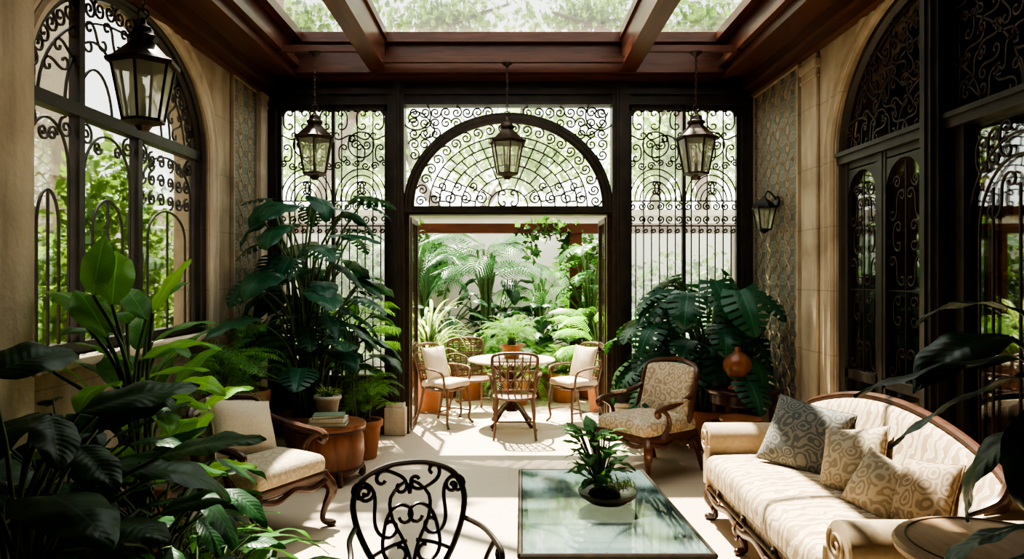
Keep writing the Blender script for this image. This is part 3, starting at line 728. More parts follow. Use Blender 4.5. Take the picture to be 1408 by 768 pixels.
def dining_table(loc):
    mb=MB(); lathe(mb,[(.001,.73),(.48,.73),(.50,.74),(.50,.75),(.49,.76),(.001,.762)],(0,0,0),0,40)
    lathe(mb,[(.12,.73),(.05,.70),(.035,.55),(.06,.45),(.04,.35),(.055,.22),(.07,.16)],(0,0,0),1,14)
    for k in range(4):
        a=k*pi/2+pi/4; c,s=cos(a),sin(a); tube(mb,smooth([(.03*c,.03*s,.25),(.15*c,.15*s,.18),(.26*c,.26*s,.06),(.32*c,.32*s,.015)],5),[.03,.025,.02,.022],1,8)
        tube(mb,smooth([(.04*c,.04*s,.5),(.18*c,.18*s,.6),(.3*c,.3*s,.72)],5),.012,1,6)
    mb.build('round_dining_table',[STONEP,WOODD],loc=loc)
dining_table((.03,8.36,0))
def dining_chair(name,loc,rz,kind='lattice'):
    mb=MB()
    lathe(mb,[(.20,.40),(.235,.41),(.24,.43),(.22,.445),(.001,.446)],(0,0,0),0,20,sy=.95)
    for s_ in(-1,1):
        tube(mb,smooth([(s_*.19,-.17,.42),(s_*.22,-.20,.2),(s_*.21,-.19,.06),(s_*.24,-.23,.005)],5),[.018,.016,.013,.015],0,8)
        tube(mb,smooth([(s_*.18,.17,.42),(s_*.20,.21,.2),(s_*.22,.27,.005)],5),[.018,.015,.014],0,8)
        tube(mb,[(s_*.21,-.19,.15),(s_*.205,.22,.15)],.009,0,6)
        tube(mb,smooth([(s_*.215,.19,.66),(s_*.27,.05,.66),(s_*.285,-.12,.64),(s_*.26,-.17,.58),(s_*.22,-.16,.42)],5),.014,0,8)
    tube(mb,[(-.205,.02,.15),(.205,.02,.15)],.009,0,6)
    hoop=smooth([(-.19,.18,.42),(-.215,.21,.62),(-.235,.26,.82),(-.20,.285,.89),(0,.30,.91),(.20,.285,.89),(.235,.26,.82),(.215,.21,.62),(.19,.18,.42)],6)
    tube(mb,hoop,.017,0,8)
    yb=lambda z:.18+(z-.42)*.25
    for z in(.52,.62,.72,.82): 
        w=.19+(z-.42)*.11; tube(mb,[(-w,yb(z),z),(w,yb(z),z)],.009,0,6)
    for x in np.linspace(-.15,.15,5): tube(mb,[(x*.9,yb(.45),.44),(x*1.1,yb(.89),.895)],.009,0,6)
    if kind=='lattice':
        for k in range(-2,3):
            x=k*.09; tube(mb,[(x-.07,yb(.55)+.01,.52),(x+.07,yb(.8)+.01,.82)],.006,0,5); tube(mb,[(x+.07,yb(.55)+.01,.52),(x-.07,yb(.8)+.01,.82)],.006,0,5)
    elif kind=='weave':
        for k in range(16):
            z=.45+.43*k/15; w=.185+(z-.42)*.11; tube(mb,[(-w,yb(z),z),(w,yb(z),z)],.007,0,5)
    if kind=='cushion':
        rbox(mb,(0,-.01,.475),(.21,.21,.035),.03,1,seg=3,crown=.02,inner=5)
        pillow(mb,(0,.13,.69),.42,.40,.13,1,Matrix.Rotation(radians(-14),4,'X'))
    mb.build(name,[RATTAN,CREAM],loc=loc,rz=rz)
dining_chair('dining_chair',(.06,7.78,0),radians(180),'lattice')
dining_chair('dining_chair',(-.74,8.40,0),radians(58),'cushion')
dining_chair('dining_chair',(.76,8.48,0),radians(-58),'cushion')
dining_chair('dining_chair',(-.46,9.10,0),radians(22),'weave')
def ironchair():
    mb=MB(); Z=lambda x,z:(x,.0+(z-.45)*.22,z)
    out=[(-.14,.44),(-.19,.52),(-.235,.63),(-.245,.73),(-.20,.815),(-.10,.86),(0,.87),(.10,.86),(.20,.815),(.245,.73),(.235,.63),(.19,.52),(.14,.44)]
    tube(mb,smooth([Z(x,z) for x,z in out],6),.014,0,8)
    S=[]
    for s_ in(-1,1):
        S+=[scroll(s_*.075,.80,.14,s_*.45,'C',5.2,mir=s_),scroll(s_*.155,.685,.22,pi/2+.1*s_,'S',6,mir=-s_),scroll(s_*.065,.58,.24,pi/2+.2*s_,'C',5.6,mir=s_),
            spir(s_*.195,.76,.04,0,1.5,s_)]
        S+=[np.array([(0,.44),(s_*.03,.54),(s_*.08,.64),(s_*.085,.73),(s_*.02,.79),(0,.74)])]
        S+=[np.array([(s_*.02,.55),(s_*.10,.53),(s_*.17,.50)])]
    for p in S:
        q=smooth([Z(x,z) for x,z in p],3) if len(p)<10 else [Z(x,z) for x,z in p]
        tube(mb,q,.0088,0,6)
    tube(mb,[(.24*cos(t),-.22+.22*sin(t),.44) for t in np.linspace(0,2*pi,32,endpoint=False)],.013,0,8,closed=True)
    for k in range(-5,6):
        x=k*.04; w=.22*sqrt(1-(x/.24)**2); tube(mb,[(x,-.22-w,.44),(x,-.22+w,.44)],.006,0,4); tube(mb,[(-w*1.05,-.22+x*.95,.446),(w*1.05,-.22+x*.95,.446)],.006,0,4)
    for s_ in(-1,1):
        tube(mb,smooth([Z(s_*.24,.62),(s_*.28,-.12,.625),(s_*.29,-.27,.62),(s_*.30,-.34,.59),(s_*.30,-.34,.555),(s_*.30,-.305,.545),(s_*.30,-.285,.565),(s_*.30,-.30,.585)],6),.012,0,8)
        tube(mb,smooth([(s_*.29,-.27,.615),(s_*.27,-.22,.53),(s_*.235,-.24,.44)],5),.010,0,6)
        tube(mb,smooth([(s_*.17,-.36,.44),(s_*.22,-.42,.25),(s_*.19,-.38,.1),(s_*.24,-.45,.01)],5),.013,0,6)
        tube(mb,smooth([(s_*.16,-.03,.44),(s_*.19,.0,.25),(s_*.22,.08,.01)],5),.013,0,6)
    mb.build('wrought_iron_chair',[IRON],loc=(-.42,3.16,0),rz=radians(18))
ironchair()
mb=MB()
lathe(mb,[(.20,.06),(.245,.10),(.262,.22),(.255,.34),(.235,.395),(.27,.41),(.275,.43),(.268,.445),(.001,.447)],(0,0,0),0,36)
for k in range(4):
    a=k*pi/2+.5; tube(mb,smooth([(.22*cos(a),.22*sin(a),.12),(.26*cos(a),.26*sin(a),.06),(.25*cos(a),.25*sin(a),.008)],4),[.03,.024,.03],1,8)
tube(mb,[(.262*cos(t),.262*sin(t),.40) for t in np.linspace(0,2*pi,36,endpoint=False)],.010,1,6,closed=True)
tube(mb,[(.25*cos(t),.25*sin(t),.11) for t in np.linspace(0,2*pi,36,endpoint=False)],.010,1,6,closed=True)
mb.build('drum_side_table',[WOODR,WOODD],loc=(-1.50,6.10,0),scale=1.08)
mb=MB()
for i,(w,d,h,a,m_) in enumerate(((.15,.105,.016,.1,1),(.14,.10,.014,.02,2),(.125,.09,.012,.16,1))):
    z=[.0,.034,.064][i]; X=np.array(Matrix.Translation((0,0,z+h))@Matrix.Rotation(a,4,'Z'))
    box(mb,(0,0,0),(w-.006,d-.006,h-.003),0,X); box(mb,(0,0,h-.0015),(w,d,.0022),m_,X); box(mb,(0,0,-h+.0015),(w,d,.0022),m_,X); box(mb,(-w,0,0),(.002,d,h),m_,X)
mb.build('book_stack',[PAPER,BOOKG,CREAM],loc=(-1.48,5.98,.483))
mb=MB()
lathe(mb,[(.001,.62),(.33,.62),(.34,.635),(.34,.655),(.32,.665),(.001,.667)],(0,0,0),0,32); lathe(mb,[(.28,.52),(.30,.53),(.30,.62),(.28,.62)],(0,0,0),0,32)
for k in range(4):
    a=k*pi/2+pi/4; tube(mb,smooth([(.27*cos(a),.27*sin(a),.6),(.29*cos(a),.29*sin(a),.35),(.24*cos(a),.24*sin(a),.1),(.28*cos(a),.28*sin(a),.01)],5),[.03,.025,.018,.024],0,8)
mb.build('round_side_table',[WOODD],loc=(2.18,6.80,0))
mb=MB(); lathe(mb,[(.001,.46),(.17,.46),(.18,.475),(.18,.495),(.001,.50)],(0,0,0),0,28); lathe(mb,[(.15,0),(.15,.04),(.06,.08),(.05,.2),(.075,.28),(.05,.36),(.13,.46)],(0,0,0),0,20)
mb.build('pedestal_stool',[WOODR],loc=(1.98,6.22,0))
mb=MB(); lathe(mb,[(.07,0),(.085,.02),(.05,.06),(.045,.10),(.09,.14),(.125,.20),(.13,.25),(.10,.31),(.05,.345),(.03,.36),(.035,.38),(.02,.395),(.001,.4)],(0,0,0),0,28)
mb.build('carved_wood_urn',[WOODR],loc=(2.07,6.60,.667))
mb=MB(); lathe(mb,[(.001,.70),(.32,.70),(.34,.71),(.345,.73),(.335,.745),(.30,.75),(.001,.75)],(0,0,0),0,40); lathe(mb,[(.20,0),(.20,.03),(.06,.08),(.045,.3),(.07,.42),(.045,.55),(.12,.70)],(0,0,0),1,20)
tube(mb,[(.30*cos(t),.30*sin(t),.751) for t in np.linspace(0,2*pi,40,endpoint=False)],.004,1,4,closed=True)
mb.build('round_side_table',[WOODT,WOODD],loc=(1.74,2.57,0))
# ------------------------------------------------------------------ LEAVES
def leafT(L=1,W=.4,kind='ovate',ns=10,nc=6,droop=.9,fold=.25,wav=.02,cuts=False):
    t=np.linspace(0,1,ns+1)
    if kind=='ovate': w=W*np.sin(pi*t**.85)**.75
    elif kind=='heart': w=W*np.sin(pi*np.clip(t*.93+.07,0,1)**.62)**.7
    else: w=W*np.sin(pi*t**.7)**.9
    w[0]=max(w[0],.01*W) ; w[-1]=0.004*W
    an=-droop*t**1.3; dl=L/ns
    y=np.concatenate([[0],np.cumsum(np.cos((an[1:]+an[:-1])/2)*dl)]); z=np.concatenate([[0],np.cumsum(np.sin((an[1:]+an[:-1])/2)*dl)])
    s=np.linspace(-1,1,nc+1); V=[];uv=[];F=[]
    for i in range(ns+1):
        for q in s:
            back=.16*L*abs(q)**2*(1-t[i])**3 if kind=='heart' else 0
            fwd=.10*L*abs(q)*sin(pi*t[i]) if cuts else 0
            hh=fold*abs(q)*w[i]/2+wav*sin(t[i]*17+q*2)*abs(q)-(.35*w[i]*q*q*.5)
            V.append((q*w[i]/2,y[i]-back+fwd-sin(an[i])*hh,z[i]+cos(an[i])*hh)); uv.append((q*.5+.5,t[i]))
    m=nc+1
    for i in range(ns):
        for j in range(nc):
            if cuts and i%3==2 and (j<nc*.3 or j>=nc*.7) and i<ns-2: continue
            F.append((i*m+j,i*m+j+1,(i+1)*m+j+1,(i+1)*m+j))
    return np.array(V),F,np.array(uv)
def frondT(L=1,n=18,ll=.22,lw=.03,droop=1.3,V_=.5,drop=.35):
    V=[];F=[];uv=[]
    t=np.linspace(0,1,n+1); an=-droop*t**1.2; dl=L/n
    y=np.concatenate([[0],np.cumsum(np.cos(an[1:])*dl)]); z=np.concatenate([[0],np.cumsum(np.sin(an[1:])*dl)])
    def q(vs): 
        k=len(V); V.extend(vs); uv.extend([(.5,.5)]*len(vs)); return k
    for i in range(n):
        k=q([(-.006*L,y[i],z[i]),(.006*L,y[i],z[i]),(.006*L,y[i+1],z[i+1]),(-.006*L,y[i+1],z[i+1])]); F.append((k,k+1,k+2,k+3))
    for i in range(2,n+1):
        l=ll*(sin(pi*min(1,.12+.86*t[i]))**.6+.08)
        for s in(-1,1):
            dx=s*l*cos(V_); dy=l*sin(V_)
            c,sn=cos(an[i]),sin(an[i])
            p0=np.array((0,y[i],z[i])); p1=np.array((dx*.5,y[i]+dy*.5*c,z[i]+dy*.5*sn+.02*l)); p2=np.array((dx,y[i]+dy*c,z[i]+dy*sn-drop*l))
            off=np.array((0,lw*c,lw*sn))
            k=q([p0,p1-off*.6,p2,p1+off*.6]); F.append((k,k+1,k+2,k+3))
    return np.array(V),F,np.array(uv)
def rotm(yaw,pitch,roll): return np.array(Matrix.Rotation(yaw,4,'Z')@Matrix.Rotation(pitch,4,'X')@Matrix.Rotation(roll,4,'Y'))
def put(mb,T,p,yaw,pitch,roll,s,m=0):
    X=rotm(yaw,pitch,roll).copy(); X[:3,:3]*=s; X[:3,3]=p; mb.add(T[0],T[1],m,T[2],X)
def dirv(yaw): return np.array((-sin(yaw),cos(yaw),0))
def pot(mb,c,r,h,m=2,soil=3):
    lathe(mb,[(r*.68,0),(r*.72,.01),(r*.95,h*.82),(r*1.08,h*.84),(r*1.1,h*.98),(r*1.02,h),(r*.92,h*.98),(r*.9,h*.9)],c,m,24)
    lathe(mb,[(r*.9,h*.86),(r*.5,h*.9),(.001,h*.91)],c,soil,16)
def bush(name,base,n,Hr,Sr,Ts,sc,mats,seed,pitch=(-.2,.5),yaw=(0,2*pi),potr=.2,poth=.3,stem=.008,potm=None,br=.05,extra=(),lim=None):
    random.seed(seed); mb=MB(); base=np.array(base,float)
    if base[1]<7.85: mb.lim=lim or ((-2.60,-1.4,0),(2.60,7.76,3.7))
    else: mb.lim=lim or ((-6.5,8.02,0),(7,12.45,5))
    zb=poth*.9 if potr else 0
    if potr: pot(mb,tuple(base),potr,poth)
    items=[]
    for i in range(n):
        u=(i+.5)/n; h=Hr[0]+(Hr[1]-Hr[0])*u*U(.85,1.1); sp=Sr[0]+(Sr[1]-Sr[0])*(U(.3,1))*(1.15-.55*u)
        y=U(*yaw) if yaw!=(0,2*pi) else i*2.4+U(-.3,.3)
        d=dirv(y); tip=base+d*sp+np.array((0,0,h)); sz=U(*sc)
        end=tip+d*sz*.8
        if base[1]<7.85:
            tip[0]-=max(0,end[0]-2.55)+min(0,end[0]+2.55); tip[1]-=max(0,end[1]-7.72)
        items.append((tip,y+U(-.3,.3),U(*pitch),U(-.3,.3),sz))
    for e in extra: items.append((base+np.array(e[0]),e[1],e[2],e[3],e[4]))
    for tip,y,pt,ro,s in items:
        b0=base+np.array((U(-br,br),U(-br,br),zb)); mid=b0*.45+tip*.55; mid[2]=b0[2]+(tip[2]-b0[2])*.7; mid[:2]=b0[:2]*.65+tip[:2]*.35
        P=smooth([b0,mid,tip],5); tube(mb,P,[stem*1.4,stem],1,5,cap=False)
        put(mb,random.choice(Ts),tip,y,pt,ro,s)
    return mb.build(name,mats+[potm or TERRA,SOIL],sharp=180)
T_OV=[leafT(1,.40,'ovate',12,6,d,.3,.015) for d in(.5,.9,1.3)]
T_OVB=[leafT(1,.48,'ovate',14,8,d,.35,.02) for d in(.4,.8,1.2)]
T_HE=[leafT(1,.8,'heart',14,8,d,.2,.025) for d in(.6,1.,1.3)]
T_MO=[leafT(1,.85,'heart',22,10,d,.2,.01,True) for d in(.6,1.,1.4)]
T_LA=[leafT(1,.16,'lance',10,4,d,.3,.01) for d in(.7,1.2,1.7)]
T_ST=[leafT(1,.07,'lance',10,2,d,.4,0) for d in(.9,1.5,2.1)]
T_FE=[frondT(1,20,.20,.022,d,.35,.25) for d in(.9,1.4,1.9)]
T_PA=[frondT(1,20,.42,.02,d,.7,.6) for d in(.9,1.4,1.8)]
bush('monstera_plant',(-1.92,6.95,0),58,(.80,2.46),(.12,.80),T_HE+T_MO[:1],(.29,.46),[L_TEAL,STEM],11,pitch=(-.6,.1),potr=.26,poth=.4,stem=.010,br=.12)
bush('monstera_plant',(-1.80,7.35,0),20,(.8,1.9),(.2,.5),T_HE,(.26,.38),[L_DARK,STEM],12,pitch=(-.5,.2),potr=.2,poth=.3,br=.08)
bush('monstera_plant',(1.98,7.25,0),54,(.70,1.80),(.12,.80),T_MO,(.34,.50),[L_TEAL,STEM],13,pitch=(-.9,-.1),potr=.26,poth=.4,stem=.011,br=.12)
bush('monstera_plant',(1.55,7.45,0),18,(.6,1.35),(.15,.45),T_MO,(.30,.40),[L_DARK,STEM],14,pitch=(-.6,.1),potr=.18,poth=.28)
E=[((-.15,.0,1.55),.3,1.15,.2,.42),((.02,.1,1.50),-.6,1.1,-.1,.38),((-.15,-.05,1.38),1.0,.8,-.2,.42),((.0,0,1.25),-1.1,.6,.1,.44),((-.3,.0,1.45),.9,.9,.2,.42),((-.1,.1,1.1),-1.2,.5,0,.42),((-.4,-.1,1.2),1.3,.6,.2,.42),((.05,-.1,1.02),-1.6,.3,.1,.38),((-.25,0,1.6),.1,1.3,.1,.36)]
bush('calathea_plant',(-1.98,3.90,0),18,(.5,1.2),(.10,.36),T_OVB,(.30,.40),[L_BRT,STEM],15,pitch=(.2,1.0),potr=.22,poth=.35,stem=.010,extra=E)
bush('bird_of_paradise_plant',(-2.3,4.45,0),14,(.9,1.5),(.05,.25),T_OV,(.34,.45),[L_MID,STEM],16,pitch=(.6,1.3),potr=.2,poth=.35,stem=.010)
bush('philodendron_plant',(-1.66,2.45,0),36,(.65,1.30),(.12,.55),T_OVB+T_HE[:1],(.24,.38),[L_DARK,STEM],17,pitch=(-.5,.4),potr=.24,poth=.4,stem=.008,extra=[((.15,.1,1.22),-.9,.3,.3,.42),((-.1,.0,1.36),-.4,.4,.5,.40),((.28,.15,1.0),-1.2,.1,.2,.42)])
bush('philodendron_plant',(-1.50,3.10,0),46,(.45,.88),(.12,.42),T_OV,(.22,.33),[L_DARK,STEM],18,pitch=(-.5,.4),potr=.2,poth=.3,stem=.006)
bush('peace_lily_plant',(-1.16,2.75,0),54,(.35,.68),(.10,.42),T_LA+T_OV[:1],(.26,.42),[L_MID,STEM],19,pitch=(-.4,.5),potr=.18,poth=.26,stem=.004)
bush('philodendron_plant',(-2.0,3.25,0),40,(.5,1.12),(.12,.45),T_OV,(.22,.35),[L_DARK,STEM],20,pitch=(-.4,.6),potr=.2,poth=.3,stem=.006)
bush('peace_lily_plant',(-1.56,3.62,0),40,(.3,.48),(.08,.24),T_LA+T_OV[:1],(.22,.32),[L_MID,STEM],31,pitch=(-.3,.5),potr=.15,poth=.22,stem=.004)
bush('potted_fern',(-2.32,5.80,0),44,(.75,1.10),(.04,.12),T_FE,(.34,.50),[L_FERN,STEM],21,pitch=(.2,1.2),potr=.19,poth=.72,stem=.005)
bush('potted_fern',(-2.33,6.45,0),38,(.75,1.20),(.04,.12),T_FE,(.34,.50),[L_MID,STEM],22,pitch=(.3,1.3),potr=.19,poth=.7,stem=.005)
bush('potted_fern',(-1.36,6.84,0),70,(.42,.80),(.03,.15),T_FE,(.18,.32),[L_FERN,STEM],24,pitch=(.2,1.2),potr=.16,poth=.36,stem=.003)
bush('potted_palm',(-1.60,7.35,0),20,(.9,1.45),(.05,.2),T_PA,(.36,.5),[L_BRT,STEM],25,pitch=(.3,1.1),potr=.15,poth=.3,stem=.006,lim=((-2.6,0,0),(-1.14,7.74,3)))
def small(name,base,potspec,n,Ts,sc,mt,seed,pit,hr,sr,potm):
    return bush(name,base,n,hr,sr,Ts,sc,[mt,STEM],seed,pitch=pit,potr=potspec[0],poth=potspec[1],stem=.003,potm=potm,br=potspec[0]*.4)
small('succulent_planter',(-1.56,6.25,.483),(.108,.20),46,T_LA,(.05,.09),L_PALE,26,(.3,1.3),(.20,.25),(.01,.09),CERAM)
random.seed(27); mb=MB(); bc=(.545,4.02,.449)
lathe(mb,[(.07,0),(.10,.008),(.155,.045),(.165,.07),(.155,.068),(.10,.05),(.001,.045)],bc,2,28)
ball(mb,(bc[0]-.02,bc[1],bc[2]+.05),.09,3,14,.45)
for k in range(80):
    a=U(0,2*pi); r=U(.04,.14); put(mb,T_LA[0],(bc[0]+.05+r*cos(a)*.7,bc[1]-.02+r*sin(a)*.6,bc[2]+.07+U(0,.04)),U(0,6.3),U(.3,1.3),0,U(.04,.07),4)
for k in range(64):
    y=k*2.4; h=U(.06,.36); d=dirv(y)*U(.02,.10); tip=np.array(bc)+np.array((-.07,0,.05+h))+d
    tube(mb,smooth([np.array(bc)+np.array((-.05,0,.06)),tip*.5+np.array(bc)*.5+np.array((-.02,0,.05)),tip],4),.004,1,5,cap=False)
    put(mb,random.choice(T_OVB),tip,y,U(-.2,.9),U(-.2,.2),U(.09,.15))
mb.build('table_plant_bowl',[L_MID,STEM,BOWLM,SOIL,L_PALE],sharp=180)
small('potted_fern',(.03,8.36,.762),(.12,.16),60,T_FE,(.26,.40),L_FERN,28,(.2,1.3),(.22,.34),(.01,.08),TERRA)
# near-right rubber plant
E=[((-.60,.05,1.47),1.50,-.05,.25,.48),((-.56,.12,1.42),1.35,-.40,.3,.42),((-.54,.20,1.52),1.85,.05,-.2,.38),((-.62,-.05,1.38),2.3,-.9,.1,.36),((-.50,.22,1.60),.9,.3,.1,.30),((-.60,.02,1.30),1.0,-.6,-.2,.36),((-.55,.10,1.0),1.4,-.2,.2,.30),((-.52,.15,.90),1.1,-.5,.3,.30)]
bush('rubber_plant',(2.02,1.95,0),4,(1.0,1.5),(.1,.2),T_OVB,(.25,.32),[L_RUB,STEM],29,pitch=(-.3,.3),potr=.2,poth=.35,stem=.008,yaw=(-1.5,0),extra=E)
# ------------------------------------------------------------------ GARDEN
mb=MB(); bx(mb,-8,8,12.6,12.9,0,2.75,0); bx(mb,-8,8,12.5,13,2.75,2.85,1); mb.build('garden_wall',[WHITEW,STONEP])
mb=MB(); bx(mb,-7.2,-6.8,-1,11.5,0,6.6,0); bx(mb,-6.85,-6.7,-1,11.5,6.4,6.7,1); bx(mb,-6.85,-6.72,-1,11.5,3.2,3.35,1)
for y in(1.5,4.3,7.1,9.9):
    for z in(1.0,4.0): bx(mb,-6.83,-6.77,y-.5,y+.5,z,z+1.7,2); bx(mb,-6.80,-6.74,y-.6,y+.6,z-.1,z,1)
mb.build('reflection_facade',[TANW,STONEP,DARKIN])  # added building; its tan stands in for room reflections in the left lunette
mb=MB(); bx(mb,-5.2,-5.0,2,9,0,2.1,0); bx(mb,-5.25,-4.95,2,9,2.1,2.2,1); mb.build('garden_wall',[WHITEW,STONEP])
mb=MB()
for x in(-1.75,.98,3.4,-4.2): bx(mb,x-.09,x+.09,10.7,10.88,0,2.42,0)
bx(mb,-4.6,4.2,10.68,10.9,2.34,2.48,0)
mb.build('pergola',[MAHOX])
bush('tree_fern',(-.35,11.2,0),22,(1.6,2.15),(.05,.2),T_PA,(.7,1.0),[L_DARK,STEM],41,pitch=(-.1,1.0),potr=.25,poth=.4,stem=.02)
bush('tree_fern',(-1.35,11.6,0),18,(1.7,2.3),(.05,.2),T_PA,(.7,1.0),[L_DARK,STEM],42,pitch=(-.1,1.0),potr=.25,poth=.4,stem=.02)
bush('tree_fern',(.5,11.9,0),14,(1.2,1.8),(.05,.2),T_PA,(.6,.9),[L_MID,STEM],47,pitch=(-.1,1.0),potr=.25,poth=.4,stem=.02)
bush('philodendron_plant',(1.15,10.2,0),34,(.9,2.2),(.1,.50),T_MO,(.34,.46),[L_MID,STEM],43,pitch=(-.6,.3),potr=.22,poth=.35,stem=.012)
bush('philodendron_plant',(-.2,11.9,0),34,(.6,1.7),(.1,.7),T_HE,(.28,.42),[L_DARK,STEM],44,pitch=(-.6,.3),potr=.22,poth=.35,stem=.012)
bush('philodendron_plant',(-.9,11.0,0),34,(.5,1.3),(.1,.6),T_OV,(.28,.42),[L_DARK,STEM],48,pitch=(-.4,.5),potr=.22,poth=.35,stem=.010)
bush('philodendron_plant',(.45,11.0,0),34,(.5,1.3),(.1,.6),T_HE,(.24,.36),[L_DARK,STEM],49,pitch=(-.5,.4),potr=.22,poth=.35,stem=.010)
bush('dracaena_plant',(-1.02,9.15,0),70,(.6,1.15),(.03,.16),T_ST,(.45,.65),[L_PALE,STEM],45,pitch=(.4,1.3),potr=.2,poth=.5,stem=.008)
bush('potted_palm',(1.15,9.2,0),22,(.6,1.2),(.05,.2),T_PA,(.4,.6),[L_BRT,STEM],46,pitch=(.3,1.2),potr=.18,poth=.45,stem=.008)
for i,(x,y,h,mt) in enumerate([(-.5,10.1,.75,L_PALE),(.4,10.3,.7,L_FERN),(.75,9.9,.6,L_FERN),(-.1,10.5,.8,L_MID),(-1.5,10.1,.9,L_PALE),(1.7,10.0,1.0,L_MID),(0.1,9.7,.55,L_FERN),(-.9,10.3,.8,L_FERN),(2.3,9.2,1.1,L_MID),(-2.3,9.4,1.1,L_FERN)]):
    bush('potted_fern',(x,y,0),36,(h*.6,h),(.04,.15),T_ST if mt is L_PALE else T_FE,(.4,.6),[mt,STEM],50+i,pitch=(.1,1.3),potr=.2,poth=.4,stem=.005)
def cloud(name,ells,n,size,mt,seed,trunks=(),shell=.4,lim=None):
    r=np.random.default_rng(seed); w=np.array([e[3]*e[4]*e[5] for e in ells]); idx=r.choice(len(ells),n,p=w/w.sum()); E=np.array(ells)
    d=r.normal(size=(n,3)); d/=np.linalg.norm(d,axis=1)[:,None]; rad=(shell+(1-shell)*r.random(n))[:,None]
    C=E[idx,:3]+d*rad*E[idx,3:6]
    s=(r.random(n)*.8+.6)*size
    T=np.array([(0,0,0),(-.3,.4,.10),(0,1,-.05),(.3,.4,.10)])
    q=r.normal(size=(n,4)); q/=np.linalg.norm(q,axis=1)[:,None]; a,b,c,dd=q.T
    R=np.stack([1-2*(c*c+dd*dd),2*(b*c-a*dd),2*(b*dd+a*c),2*(b*c+a*dd),1-2*(b*b+dd*dd),2*(c*dd-a*b),2*(b*dd-a*c),2*(c*dd+a*b),1-2*(b*b+c*c)],1).reshape(n,3,3)
    V=np.einsum('nij,kj->nki',R,T)*s[:,None,None]+C[:,None,:]
    k=np.arange(n)[:,None]*4; F=np.concatenate([k+np.array([0,1,2]),k+np.array([0,2,3])]).tolist()
    mb=MB(); mb.lim=lim; mb.add(V.reshape(-1,3),F,0)
    for P,rr in trunks: tube(mb,smooth(P,6),rr,1,8)
    return mb.build(name,[mt,BARK],sharp=180)
cloud('garden_tree',[(-3.6,16.5,4.6,2.0,1.2,1.4),(0.2,16,4.4,1.9,1.1,1.1),(3.8,16.5,4.5,1.8,1.2,1.3)],3900,.24,L_TREEP,1,
  [([(-1.5,16.5,0),(-1.3,16.5,2.5),(-2.3,16.5,4.5),(-2.6,17,7.5)],[.16,.05]),([(-1.3,16.5,2.5),(0,16.6,4.2),(.6,17,7.5)],[.1,.04]),([(3.4,16.4,0),(3.2,16.4,2.8),(3.6,16.6,5),(3,17,8)],[.15,.05])],.2)
cloud('garden_tree',[(-1.5,15.6,7.2,2.2,1.0,.9),(1.8,15.8,7.3,2.0,1.0,.9),(4.6,16,7.1,1.8,1.2,1.0),(-4.6,16,7.1,1.8,1.2,1.0)],4200,.19,L_TREE,6,
  [([(-4.2,15.6,0),(-4,15.5,3.5),(-2.4,15.5,6.4),(0,15.5,7.5)],[.18,.03]),([(4.4,15.6,0),(4,15.5,4.2),(2.6,15.4,6.5),(.9,15.4,7.3)],[.18,.03])],.1)
# overhanging crown above the roof, out of view, placed to dapple the sunlight
cloud('garden_tree',[(-2.2,8.6,6.9,.9,.8,.5),(-.6,7.0,7.1,.8,.7,.45),(1.2,8.3,7.0,.9,.7,.5),(2.6,6.8,7.1,.9,.9,.5),(-2.6,6.2,7.0,.9,.8,.5),(.4,5.4,7.2,.8,.7,.4),(.2,9.6,6.8,.8,.6,.5),(1.8,5.0,7.2,.7,.7,.4)],1300,.22,L_TREE,2,
  [([(-3.6,11.8,0),(-3.6,11,3.8),(-3.0,9.6,6.2),(-2.2,8.4,6.9),(-.4,7.0,7.1),(.6,5.4,7.2)],[.16,.03]),([(3.9,11.8,0),(3.8,11,3.8),(3.0,9.4,6.2),(1.6,8.3,7.0)],[.14,.03]),([(3.0,9.4,6.2),(2.8,7.6,6.9),(2.4,5.6,7.2)],[.07,.02]),([(-3.0,9.6,6.2),(-2.8,7.6,6.8),(-2.6,6.0,7.0)],[.07,.02])],.1)
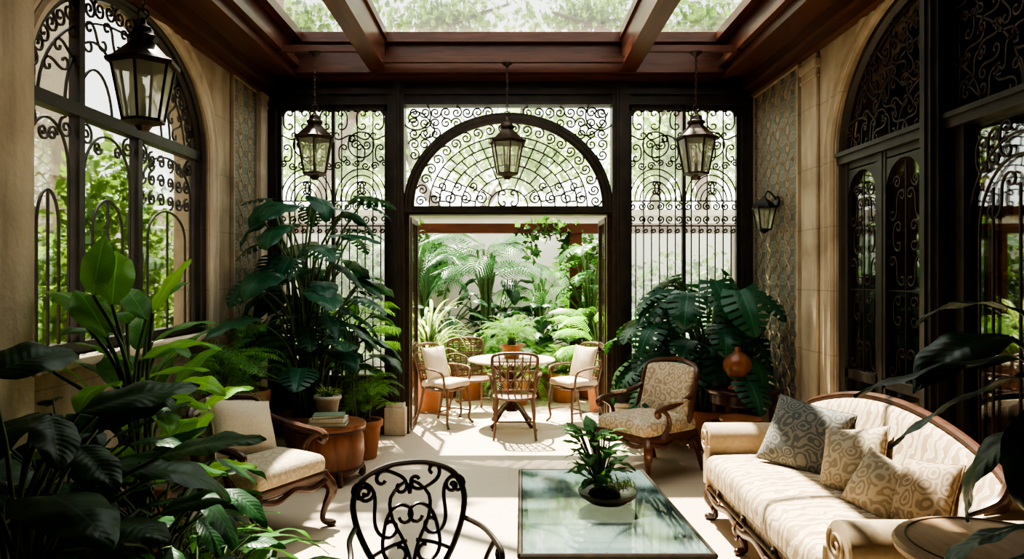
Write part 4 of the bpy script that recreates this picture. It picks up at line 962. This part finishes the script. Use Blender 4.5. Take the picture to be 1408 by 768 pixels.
cloud('garden_hedge',[(-2.6,12,1.2,1.0,.4,1.2),(-4.6,11,1.2,1.2,.6,1.2),(3.0,11.9,1.1,1.3,.4,1.1),(5,11,1.5,1.2,.6,1.5)],6500,.14,L_HEDGE,3,lim=((-9,7,0),(9,12.48,9)))
cloud('climbing_vine',[(.55,10.75,2.40,.55,.12,.14),(-1.5,10.75,2.38,.35,.12,.16),(.35,10.78,2.15,.12,.08,.25),(.85,10.8,2.1,.15,.1,.35),(-1.4,12.3,1.9,.5,.10,.6),(1.5,12.3,1.8,.6,.10,.7)],1500,.12,L_HEDGE,8,lim=((-9,7,0),(9,12.48,9)))
cloud('garden_hedge',[(-4.2,6.3,1.3,.5,1.0,1.0),(-4.3,4.8,1.5,.45,.8,1.1),(-4.3,7.9,1.7,.6,.8,1.6),(-4.6,5.6,3.2,.5,1.2,.7)],7000,.13,L_TREE,4)
# ------------------------------------------------------------------ LIGHT / CAMERA
w=bpy.data.worlds.new('world'); bpy.context.scene.world=w; w.use_nodes=True; nt=w.node_tree
bg=nt.nodes['Background']; tc=nt.nodes.new('ShaderNodeTexCoord'); sp=nd(nt,'ShaderNodeSeparateXYZ'); nt.links.new(tc.outputs['Generated'],sp.inputs[0])
nt.links.new(ramp(nt,sp.outputs[2],[(0.,(1.,.97,.91)),(.5,(.97,.97,.95)),(1.,(.95,.96,.98))]),bg.inputs[0]); bg.inputs[1].default_value=4.1
sd=bpy.data.lights.new('sun','SUN'); sd.energy=32; sd.angle=radians(.9); sd.color=(1,.90,.75)
so=bpy.data.objects.new('sun',sd); bpy.context.scene.collection.objects.link(so)
so.rotation_euler=Vector((.16,-.40,-.90)).to_track_quat('-Z','Y').to_euler(); so.location=(-3,12,12)
cd=bpy.data.cameras.new('camera'); co=bpy.data.objects.new('camera',cd); bpy.context.scene.collection.objects.link(co)
cd.sensor_width=36; cd.lens=1000/1408*36; cd.shift_x=4/1408; cd.shift_y=-4/1408; cd.clip_start=.05
co.location=(0,0,1.7); co.rotation_euler=(pi/2,0,0); bpy.context.scene.camera=co
try:
    bpy.context.scene.view_settings.look='AgX - High Contrast'
except Exception as e: print(e)
